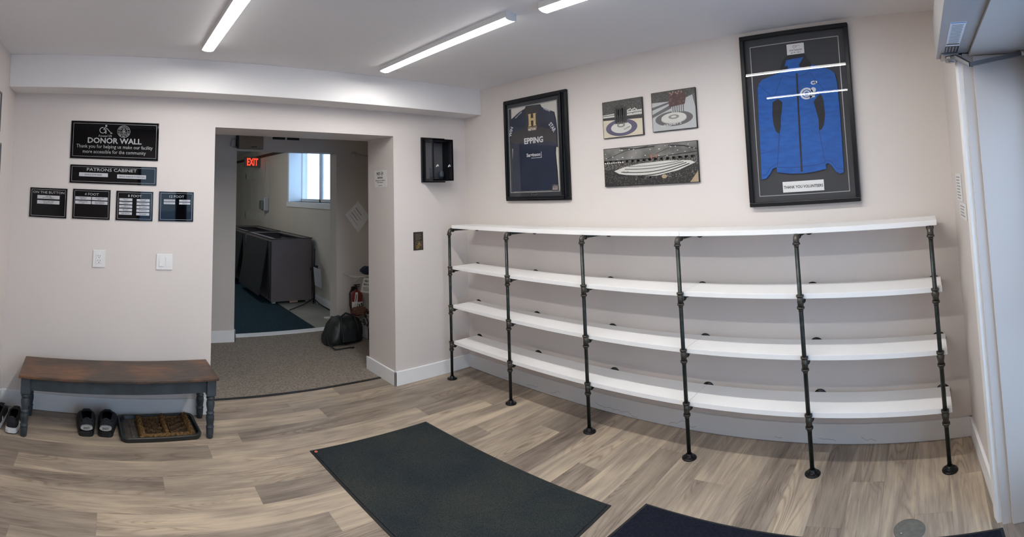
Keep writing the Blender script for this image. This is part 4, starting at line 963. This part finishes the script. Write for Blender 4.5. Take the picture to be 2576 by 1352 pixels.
# pile colours drift from olive to navy in worn patches
n = M_MATF.node_tree; b = n.nodes['Principled BSDF']; base_l = b.inputs['Base Color'].links[0].from_socket
tc = n.nodes.new('ShaderNodeTexCoord'); nz = n.nodes.new('ShaderNodeTexNoise'); nz.inputs['Scale'].default_value = 2.2; nz.inputs['Detail'].default_value = 3; n.links.new(tc.outputs['Object'], nz.inputs['Vector'])
rp = n.nodes.new('ShaderNodeValToRGB'); rp.color_ramp.elements[0].position = .38; rp.color_ramp.elements[0].color = (.80, .88, .98, 1); rp.color_ramp.elements[1].position = .68; rp.color_ramp.elements[1].color = (1.35, 1.33, 1.12, 1)
mx = n.nodes.new('ShaderNodeMix'); mx.data_type = 'RGBA'; mx.blend_type = 'MULTIPLY'; mx.inputs[0].default_value = 1.0
n.links.new(nz.outputs['Fac'], rp.inputs[0]); n.links.new(base_l, mx.inputs[6]); n.links.new(rp.outputs[0], mx.inputs[7]); n.links.new(mx.outputs[2], b.inputs['Base Color'])
floor_mat('entrance_mat', 'near-black entrance mat cut off by the bottom right edge, before the outside door', [(-1.63, -2.165), (-1.63, -3.90), (-.775, -3.86), (-.769, -2.247)], pile=mat('navy_black_mat_pile', (.010, .012, .020), .95, var=.4, scale=90, bump=.6, bscale=500, spec=.12))
floor_mat('runner_mat', 'dark teal runner mat on the back room floor', [(-1.75, 1.937), (-1.75, 5.6), (-.675, 5.6), (-.66, 1.937)], pile=mat('dark_teal_mat_pile', (.018, .040, .052), .95, var=.3, scale=60, bump=.5, bscale=400, spec=.12), group=None)
# steel floor cap
t = empty('access_cover', (-.715, -3.468, 0)); tag(t, 'round ribbed metal access cover set in the planks beside the near-black mat', 'cover')
q = MB().lathe([(.068, 0), (.068, .002), (.064, .003), (.058, .0022), (.052, .003), (.045, .0022), (.038, .003), (.030, .0022), (.022, .003), (.012, .0022), (0, .003)], None, 36, caps=False)
q.build('ribbed_disc', mat('dull_grey_metal', (.20, .20, .18), .45, .5, var=.15, scale=40), t)
MB().lathe([(.0, .003), (.006, .0035), (.005, .006), (0, .0065)], Matrix.Translation((-.02, .034, 0)), 10, caps=False).build('screw', M_STEEL, t)

# ---------------------------------------------------------------- automatic door operator above the door
t = empty('door_operator', (-.648, -3.752, 2.080), math.radians(0.3)); tag(t, 'long grey automatic door operator box with metal arm above the outside door', 'door operator')
MB().box((-1.15, -.138, 0), (0, 0, .19), bev=.003).build('housing', M_ALU, t)
l = MB().box((-.590, -.088, -.0012), (-.245, -.032, -.0002)).build('instruction_label', M_PAPER, t)
M_GPR = mat('grey_print', (.30, .31, .34), .6)
q = MB()
for k in range(24): q.box((-.560+.0115*k, -.082+.002*(k % 3), -.0016), (-.5545+.0115*k, -.038-.003*(k % 2), -.0011))
q.build('text_lines', M_GPR, l)
MB().box((-.585, -.086, -.0016), (-.577, -.034, -.0011)).build('blue_band', mat('blue_print', (.08, .22, .55), .6), l); MB().box((-.285, -.086, -.0016), (-.270, -.034, -.0011)).build('black_band', M_INK, l)
l = MB().box((-.238, -.088, -.0012), (-.135, -.032, -.0002)).build('black_label', M_INK, t)
q = MB()
for i in range(6):
    for j_ in range(4): q.box((-.23+.016*i, -.082+.013*j_, -.0016), (-.23+.016*i+.006+.004*((i*j_) % 2), -.075+.013*j_, -.0011))
q.build('code_marks', M_TAG, l)
for x, y in ((-.20, -.014), (-.20, -.122)): MB().lathe([(.007, 0), (.006, -.003), (.002, -.004), (0, -.004)], Matrix.Translation((x, y, 0)), 12, caps=False).build('screw', M_STEEL, t)
a = MB().cyl((-.085, -.062, -.034), (-.085, -.062, .0), .026, 20).cyl((-.085, -.062, -.038), (-.085, -.062, -.034), .012, 12).box((-.125, -.092, -.012), (-.005, -.020, -.001), bev=.002).build('spindle', M_STEEL, t)
q = MB()
def flatbar(q, pts, w, h):
    for i in range(len(pts)-1):
        p0, p1 = Vector(pts[i]), Vector(pts[i+1]); d = (p1-p0); d.normalize(); nn = Vector((-d.y, d.x, 0)).normalized()*w/2; e = d*.004
        vs = [p0-e-nn, p1+e-nn, p1+e+nn, p0-e+nn]; z = Vector((0, 0, h))
        A = [q.bm.verts.new(v) for v in vs]; B = [q.bm.verts.new(v+z) for v in vs]
        q._f(A[::-1]); q._f(B)
        for k in range(4): q._f([A[k], A[(k+1) % 4], B[(k+1) % 4], B[k]])
flatbar(q, [(-.080, -.050, -.028), (-.130, -.085, -.034), (-.187, -.133, -.080), (-.152, -.368, -.036)], .024, .017)
q.build('arm', mat('dark_grey_arm_steel', (.20, .20, .21), .35, .6), t)
MB().cyl((-.152, -.368, -.040), (-.152, -.368, -.004), .016, 14).lathe([(.020, .0), (.022, .008), (.014, .018), (0, .020)], Matrix.Translation((-.152, -.368, -.01)), 14).build('pivot_ball', M_STEEL, t)

# papers on the narrow wall by the door casing
def wall_paper(x, z, w, h, label, rot=0.0):
    y = -3.812+(x*.0685)+.0015; t = empty('posted_paper', (x, y, z), math.pi+math.radians(3.9)); tag(t, label, 'paper', None)
    MB().box((-w/2, -.002, 0), (w/2, 0, h)).build('sheet', M_PAPER, t)
    q = MB()
    for k in range(int(h/.016)-1): q.box((-w*.36, -.0026, h-.022-.016*k), (w*(.30-.12*(k*k % 3)), -.0019, h-.016-.016*k))
    q.build('printed_lines', M_GPR, t); return t
wall_paper(-.30, 1.39, .20, .145, 'white printed sheet taped beside the outside door casing, upper one')
wall_paper(-.38, 1.30, .22, .084, 'white printed sheet taped beside the outside door casing, just under the first')

# two framed prints on the left wall, only their edges show
t = empty('wall_frame', (L+.001, -.635, 1.93), math.pi/2); tag(t, 'grey framed print at the left photo edge, upper one', 'picture frame')
MB().frame(-.145, 0, .145, .26, .012, -.014, 0).build('frame', mat('grey_frame', (.13, .13, .13), .5), t); MB().box((-.135, -.006, .01), (.135, -.001, .25)).build('print', M_TAG, t)
t = empty('wall_frame', (L+.001, -.595, 1.66), math.pi/2); tag(t, 'grey framed print at the left photo edge, lower one', 'picture frame')
MB().frame(-.165, 0, .165, .20, .012, -.014, 0).build('frame', mat('grey_frame', (.13, .13, .13), .5), t); MB().box((-.155, -.006, .01), (.155, -.001, .19)).build('print', M_TAG, t)

# ---------------------------------------------------------------- hallway things (beyond the opening)
t = empty('duffel_bag', (-.640, 1.300, 0), math.radians(8)); tag(t, 'black duffel bag slumped on the hallway carpet', 'bag')
q = MB(); q.sm = True; nu, nv = 28, 18; rings = []
for i in range(nu+1):
    u = i/nu; x = -.20+.42*u; e = max(0.0, 1-abs(2*u-1)**4.5)**.5; ring = []
    for k in range(nv):
        a = 2*math.pi*k/nv; ca_, sa = math.cos(a), math.sin(a)
        tp = .275*(u/.28)**.55 if u < .28 else .275-.03*(u-.28)-.05*max(0, (u-.85)/.15)
        y = (.140-.045*max(0, sa))*e**.6*(abs(ca_)**.6)*(1 if ca_ > 0 else -1); z = tp*.5+tp*.5*(abs(sa)**.7)*(1 if sa > 0 else -1)
        wr = abs(math.sin(u*17+k*.9))-.5+.7*(abs(math.sin(u*9-k*.6))-.5); z += .016*wr*e; y += .014*wr*(1 if ca_ > 0 else -1)
        x2 = x
        ring.append(q.bm.verts.new((x, y, max(.002, z))))
    rings.append(ring)
for i in range(nu):
    for k in range(nv): q._f([rings[i][k], rings[i][(k+1) % nv], rings[i+1][(k+1) % nv], rings[i+1][k]])
q._f(rings[0]); q._f(rings[-1]); q.build('body', mat('black_nylon', (.012, .014, .015), .5, var=.4, scale=9, bump=.6, bscale=30), t)
M_STRAP = mat('black_webbing', (.008, .008, .009), .7)
MB().tube([(-.10, -.16, .06), (-.10, -.165, .20), (-.07, -.10, .300), (.02, -.05, .315), (.09, -.10, .290), (.10, -.165, .19), (.10, -.16, .06)], .010, 6).build('handle', M_STRAP, t)
MB().tube([(-.20, -.05, .12), (-.235, -.13, .05), (-.20, -.20, .010), (-.06, -.215, .010), (.0, -.235, .010)], .009, 6).build('shoulder_strap', M_STRAP, t)
MB().box((-.09, -.170, .05), (.07, -.150, .17), bev=.008).build('pocket', mat('black_nylon_pocket', (.016, .018, .020), .5, var=.3, scale=12), t)
# clothes crate on the right
t = empty('laundry_crate', (-.215, 1.34, 0)); tag(t, 'white plastic crate half hidden behind the opening edge', 'crate')
q = MB().frame(-.14, 0, .14, .13, .012, -.10, -.09).frame(-.14, 0, .14, .13, .012, .09, .10)
q.box((-.14, -.10, .0), (.14, .10, .008)).box((-.14, -.10, .118), (-.13, .10, .13)).box((.13, -.10, .118), (.14, .10, .13)).box((-.14, -.1, 0), (-.132, .1, .12)).box((.132, -.1, 0), (.14, .1, .12))
for k in range(6): q.box((-.125+.045*k, -.10, .01), (-.112+.045*k, -.09, .12))
q.box((-.14, -.1, .055), (.14, -.09, .07)).build('crate_shell', mat('white_crate_plastic', (.5, .5, .5), .5), t)
def heap(name, label, cat, loc, r, mm, seed, amp=.25):
    t = empty(name, loc); tag(t, label, cat); q = MB(); q.sm = True; tm = bmesh.new(); bmesh.ops.create_icosphere(tm, subdivisions=4, radius=1)
    rr_ = random.Random(seed); ph = [rr_.uniform(0, 6) for _ in range(6)]
    for v in tm.verts:
        p = v.co; f = 1+amp*(.5*math.sin(5*p.x+ph[0]+3*p.z)+.35*math.sin(9*p.y+ph[1]+4*p.x)+.3*math.sin(13*p.z+ph[2]+7*p.y))
        v.co = Vector((p.x*r[0]*f, p.y*r[1]*f, max(0.0, r[2]*(.75+p.z*f*.9))))
    q.merge(tm)
    for f in q.bm.faces: f.smooth = True
    q.build('folds', mm, t); return t
def plaid():
    m = mat('plaid_wool', (.10, .085, .075), .95, var=.3, scale=14); n = m.node_tree; b = n.nodes['Principled BSDF']; c0 = b.inputs['Base Color'].links[0].from_socket
    tc = n.nodes.new('ShaderNodeTexCoord'); w = n.nodes.new('ShaderNodeTexWave'); w.inputs['Scale'].default_value = 9; w.inputs['Distortion'].default_value = 6; w.inputs['Detail'].default_value = 1
    r = n.nodes.new('ShaderNodeValToRGB'); r.color_ramp.interpolation = 'CONSTANT'; e = r.color_ramp.elements; e[0].color = (.03, .035, .045, 1); e[1].position = .45; e[1].color = (.16, .13, .11, 1); q = e.new(.8); q.color = (.34, .31, .28, 1)
    n.links.new(tc.outputs['Object'], w.inputs['Vector']); n.links.new(w.outputs['Fac'], r.inputs[0]); n.links.new(r.outputs[0], b.inputs['Base Color']); return m
heap('plaid_blanket', 'grey and white plaid cloth piled on the white crate', 'blanket', (-.235, 1.34, .131), (.13, .10, .09), plaid(), 4)
heap('brown_cloth', 'reddish brown cloth bundle on top of the black duffel', 'cloth', (-.435, 1.30, .272), (.085, .070, .050), mat('brown_cloth_wool', (.12, .055, .035), .9, var=.3, scale=12), 9)
# fire extinguisher
t = empty('fire_extinguisher', (-.330, 1.565, .205)); tag(t, 'red fire extinguisher with a white tag hung on the hallway wall', 'fire extinguisher')
q = MB().lathe([(.060, 0), (.068, .008), (.070, .02), (.070, .215), (.062, .243), (.040, .262), (.022, .270), (.020, .285)], None, 24); q.build('cylinder', mat('red_enamel', (.20, .020, .016), .3, coat=.5), t)
q = MB(); n_ = 16
va = []; 
for k in range(n_+1):
    a = math.radians(200+140*k/n_); va.append((.0708*math.cos(a), .0708*math.sin(a)))
for i in range(n_):
    q._f([q.bm.verts.new((*va[i], .075)), q.bm.verts.new((*va[i+1], .075)), q.bm.verts.new((*va[i+1], .155)), q.bm.verts.new((*va[i], .155))])
q.build('label', M_PAPER, t)
q = MB()
for x, z in ((-.030, .13), (-.005, .12), (.02, .13), (-.03, .10), (.012, .098), (.028, .105)): q.box((x, -.0735, z-.009), (x+.013, -.064, z+.009))
q.build('label_print', M_INK, t)
MB().cyl((0, 0, .280), (0, 0, .315), .013).box((-.045, -.010, .312), (.040, .010, .320)).box((-.035, -.010, .330), (.045, .010, .338)).box((-.012, -.010, .318), (.0, .010, .334)).build('valve_handle', M_INK, t)
MB().tube([(-.015, 0, .300), (-.060, -.01, .30), (-.092, -.02, .25), (-.095, -.03, .12), (-.078, -.04, .04)], .0085, 8).build('hose', M_INK, t)
MB().poly([(-.070, .13), (-.030, .12), (-.022, .265), (-.052, .268)], -.082, -.0805).build('tag', M_PAPER, t)
MB().poly([(-.055, .17), (-.046, .165), (-.035, .24), (-.042, .245)], -.0828, -.0818).build('tag_writing', M_INK, t)
MB().box((-.02, .06, .18), (.02, .093, .30)).build('wall_bracket', M_INK, t)
# wire shelf, cap and first aid sheet
t = empty('wire_shelf', (-.255, 1.60, .66)); tag(t, 'small white wire shelf on the hallway wall right of the extinguisher', 'shelf')
q = MB().tube([(-.19, -.22, 0), (.20, -.22, 0)], .004, 6).tube([(-.19, .05, 0), (.20, .05, 0)], .004, 6).tube([(-.19, -.22, 0), (-.19, .055, 0)], .004, 6)
for k in range(14): q.tube([(-.17+.027*k, -.22, .001), (-.17+.027*k, .05, .001)], .002, 5)
q.tube([(-.10, .055, -.13), (-.10, -.18, -.004)], .003, 5).tube([(.10, .055, -.13), (.10, -.18, -.004)], .003, 5).build('wires', M_WHITE, t)
t = empty('folded_garment', (-.205, 1.46, .666)); tag(t, 'navy folded garment on the small wire shelf', 'garment')
q = MB(); q.sm = True; tm = bmesh.new(); bmesh.ops.create_icosphere(tm, subdivisions=3, radius=1)
for v in tm.verts: p = v.co; v.co = Vector((p.x*.13, p.y*.09, max(0, .045+p.z*.05*(1+.2*math.sin(p.x*9)))))
q.merge(tm); q.build('fabric', mat('navy_cloth', (.015, .022, .05), .85), t)
t = empty('first_aid_notice', (-.300, 1.370, .478), math.radians(-6)); tag(t, 'white FIRST AID paper hanging below the wire shelf', 'notice')
MB().poly([(-.075, .015), (.070, -.015), (.095, .150), (-.035, .170)], -.001, 0).build('sheet', M_PAPER, t)
q = MB(); put_text(q, 'FIRST AID', .018, .125, .090, .020, -.0015, .04, -.18); put_text(q, 'BAG ONLY', .010, .090, .095, .018, -.0015, .04, -.18)
for k in range(3): q.stroke([(-.045, .062-.014*k), (.055, .044-.014*k)], .004, -.0016, -.0008)
q.build('lettering', M_INK, t)
MB().tube([(.0, .0, .165), (.0, .02, .178)], .002, 5).build('clip', M_STEEL, t)
# tilted clipboard sheet on the hallway wall
t = empty('tilted_notice', (-.262, 1.6595, 1.315)); tag(t, 'white framed sheet hanging askew on the dark hallway wall', 'notice')
s = .50
P = [(.006, .180), (.152, -.005), (.004, -.190), (-.163, .024)]
MB().poly(P, -.006, 0).build('sheet', mat('dim_white_board', (.80, .80, .80), .6), t)
q = MB()
for k in range(4):
    a = Vector(P[3]).lerp(Vector(P[0]), .2+.16*k); b = Vector(P[2]).lerp(Vector(P[1]), .2+.16*k); q.stroke([tuple(a.lerp(b, .15)), tuple(a.lerp(b, .62 if k % 2 else .75))], .010 if k % 2 else .005, -.0068, -.006)
q.build('print', M_GPR, t)
t = empty('wall_bracket', (-.31, 1.6595, 2.055)); tag(t, 'grey rounded bracket arm high on the hallway wall', 'bracket')
MB().lathe([(0, 0), (.030, .0), (.034, .006), (.030, .016), (0, .018)], Matrix.Rotation(math.pi/2, 4, 'X') @ Matrix.Scale(1.0, 4), 20, caps=False).build('disc', M_TAG, t)
MB().tube([(.01, -.012, 0), (.10, -.014, -.012), (.20, -.012, -.022)], .008, 8).build('arm', M_TAG, t)
# wall box over the inner doorway, with its cable
t = empty('door_closer_box', (-1.555, 1.66, 2.068)); tag(t, 'brown boxy unit fixed over the inner doorway', 'wall unit')
MB().box((-.135, -.085, 0), (.135, 0, .155), bev=.003).build('housing', mat('taupe_plastic', (.20, .155, .115), .5), t)
MB().box((.0, -.0865, .016), (.062, -.0845, .026)).build('badge', M_INK, t)
MB().box((-.150, -.075, .01), (-.135, -.005, .15)).build('side_cap', M_INK, t)
MB().tube([(-.14, -.04, .12), (-.20, -.04, .10), (-.215, -.04, .03), (-.17, -.04, .01), (-.14, -.04, .03)], .006, 6).build('cable', M_GPR, t)
for x0 in (-1.300, -1.134):
    t = empty('air_vent', (x0+.078, 1.66, 2.186)); tag(t, 'dark slotted air vent above the inner doorway, %s one' % ('left' if x0 < -1.2 else 'right'), 'air vent')
    MB().frame(-.078, 0, .078, .06, .005, -.006, 0).build('frame', M_HALL, t); q = MB().box((-.073, -.002, .005), (.073, 0, .055))
    for k in range(4): q.box((-.073, -.004, .012+.012*k), (.073, -.001, .016+.012*k))
    q.build('grille', M_INK, t)

# ---------------------------------------------------------------- back room things
t = empty('exit_sign', (-.285, 6.20, 2.12)); tag(t, 'red lit EXIT sign on the back room wall', 'exit sign')
MB().box((-.160, -.0, 0), (.160, .06, .215), bev=.004).build('housing', mat('grey_brown_sign_box', (.17, .14, .11), .5), t)
text(t, 'lettering', 'EXIT', .0, .108, .225, .150, -.004, mat('red_exit_glow', (.8, .05, .03), .5, emit=(1, .06, .03), estr=1.6), .03)
MB().box((.160, .015, .06), (.170, .045, .15)).build('wall_mount', M_GPR, t)
t = empty('soap_dispenser', (-.120, 5.69, 1.25), -math.pi/2); tag(t, 'grey and white soap dispenser on the back room wall', 'soap dispenser')
MB().box((-.10, -.10, .0), (.10, 0, .26), bev=.02).build('body', M_TAG, t); MB().box((-.09, -.145, .03), (.09, -.095, .20), bev=.02).build('front_cover', mat('grey_green_plastic', (.14, .17, .16), .4), t)
M_CAB = mat('mauve_grey_panel', (.165, .135, .135), .55, var=.06, scale=3); M_SCR = mat('dark_mesh_screen', (.012, .016, .017), .7, var=.4, scale=60)
M_CIN = mat('dark_inside', (.03, .028, .03), .8); M_RIM = mat('grey_rim', (.20, .18, .18), .5)
def open_cabinet(y0, y1, label):
    t = empty('open_top_cabinet', (-.480, y0, .009)); tag(t, label, 'cabinet', 'open topped cabinets in the back room'); D_ = y1-y0
    a, h = .300, .905
    q = MB().box((-a, 0, .03), (a, .02, h)).box((-a, D_-.02, .03), (a, D_, h)).box((-a, .02, .03), (-a+.02, D_-.02, h)).box((a-.02, .02, .03), (a, D_-.02, h)); q.build('panels', M_CAB, t)
    MB().box((-a+.02, .02, .40), (a-.02, D_-.02, .42)).build('inner_floor', M_CIN, t)
    q = MB().box((-a, 0, h), (a, .10, h+.012)).box((-a, D_-.10, h), (a, D_, h+.012)).box((-a, .1, h), (-a+.09, D_-.1, h+.012)).box((a-.09, .1, h), (a, D_-.1, h+.012)); q.build('top_rim', M_RIM, t)
    MB().box((-a-.01, -.01, h+.012), (a+.01, 0.0, h+.020)).box((-a-.01, 0, h+.012), (-a, D_, h+.020)).box((a, 0, h+.012), (a+.01, D_, h+.020)).box((-a-.01, D_, h+.012), (a+.01, D_+.01, h+.020)).build('edge_strip', M_INK, t)
    q = MB().prism([(-a-.02, .14), (-a-.004, .14), (-a-.004, D_-.1), (-a-.02, D_-.1)], 0, .88)
    for v in q.bm.verts:
        if v.co.z < .1: v.co.x -= .13; v.co.y += .0; v.co.z = .10
    q.build('leaning_screen', M_SCR, t)
    MB().box((-a-.012, .02, .06), (-a, .13, .88)).build('edge_slots', M_CIN, t)
    for x in (-a+.05, a-.05):
        for y in (.06, D_-.06): MB().box((x-.025, y-.025, .0), (x+.025, y+.025, .03)).build('foot', M_TAG, t)
    MB().box((-.03, -.004, .005), (.09, .015, .03)).build('base_block', mat('pale_wood_block', (.35, .25, .2), .7), t)
    return t
open_cabinet(3.285, 4.68, 'nearest open-topped mauve grey cabinet with a dark screen leaning on its side')
open_cabinet(4.74, 6.15, 'second open-topped cabinet, behind the nearest one')
# tripod with hanging sheet
t = empty('tripod_stand', (-.255, 3.02, 0)); tag(t, 'black tripod stand beside the cabinet in the back room', 'tripod stand')
MB().cyl((0, 0, .04), (0, 0, .60), .011).cyl((.02, .02, .10), (.02, .02, .80), .009).build('pole', M_INK, t)
for ex_, ey in ((-.40, -.14), (.10, -.32), (.12, .22)): MB().tube([(0, 0, .11), (ex_*.4, ey*.4, .05), (ex_, ey, .008)], .008, 6).build('leg', M_INK, t)
MB().box((-.045, -.03, .50), (.030, .02, .54)).box((.005, -.05, .44), (.045, -.025, .57)).build('clamp', M_INK, t)
t = empty('hanging_sheet', (-.205, 2.955, .26), math.radians(4)); tag(t, 'white sheet clipped to the black tripod stand', 'paper')
MB().poly([(-.060, .045), (.052, -.015), (.030, .255), (-.082, .300)], -.001, 0).build('sheet', mat('dim_paper', (.48, .50, .55), .7), t)
q = MB()
t = empty('floor_sticker', (-.33, 2.35, .0)); tag(t, 'small white round scrap on the back room floor', 'scrap'); MB().lathe([(.0, .0), (.055, .0), (.055, .002), (0, .003)], None, 14, caps=False).build('disc', M_PAPER, t)
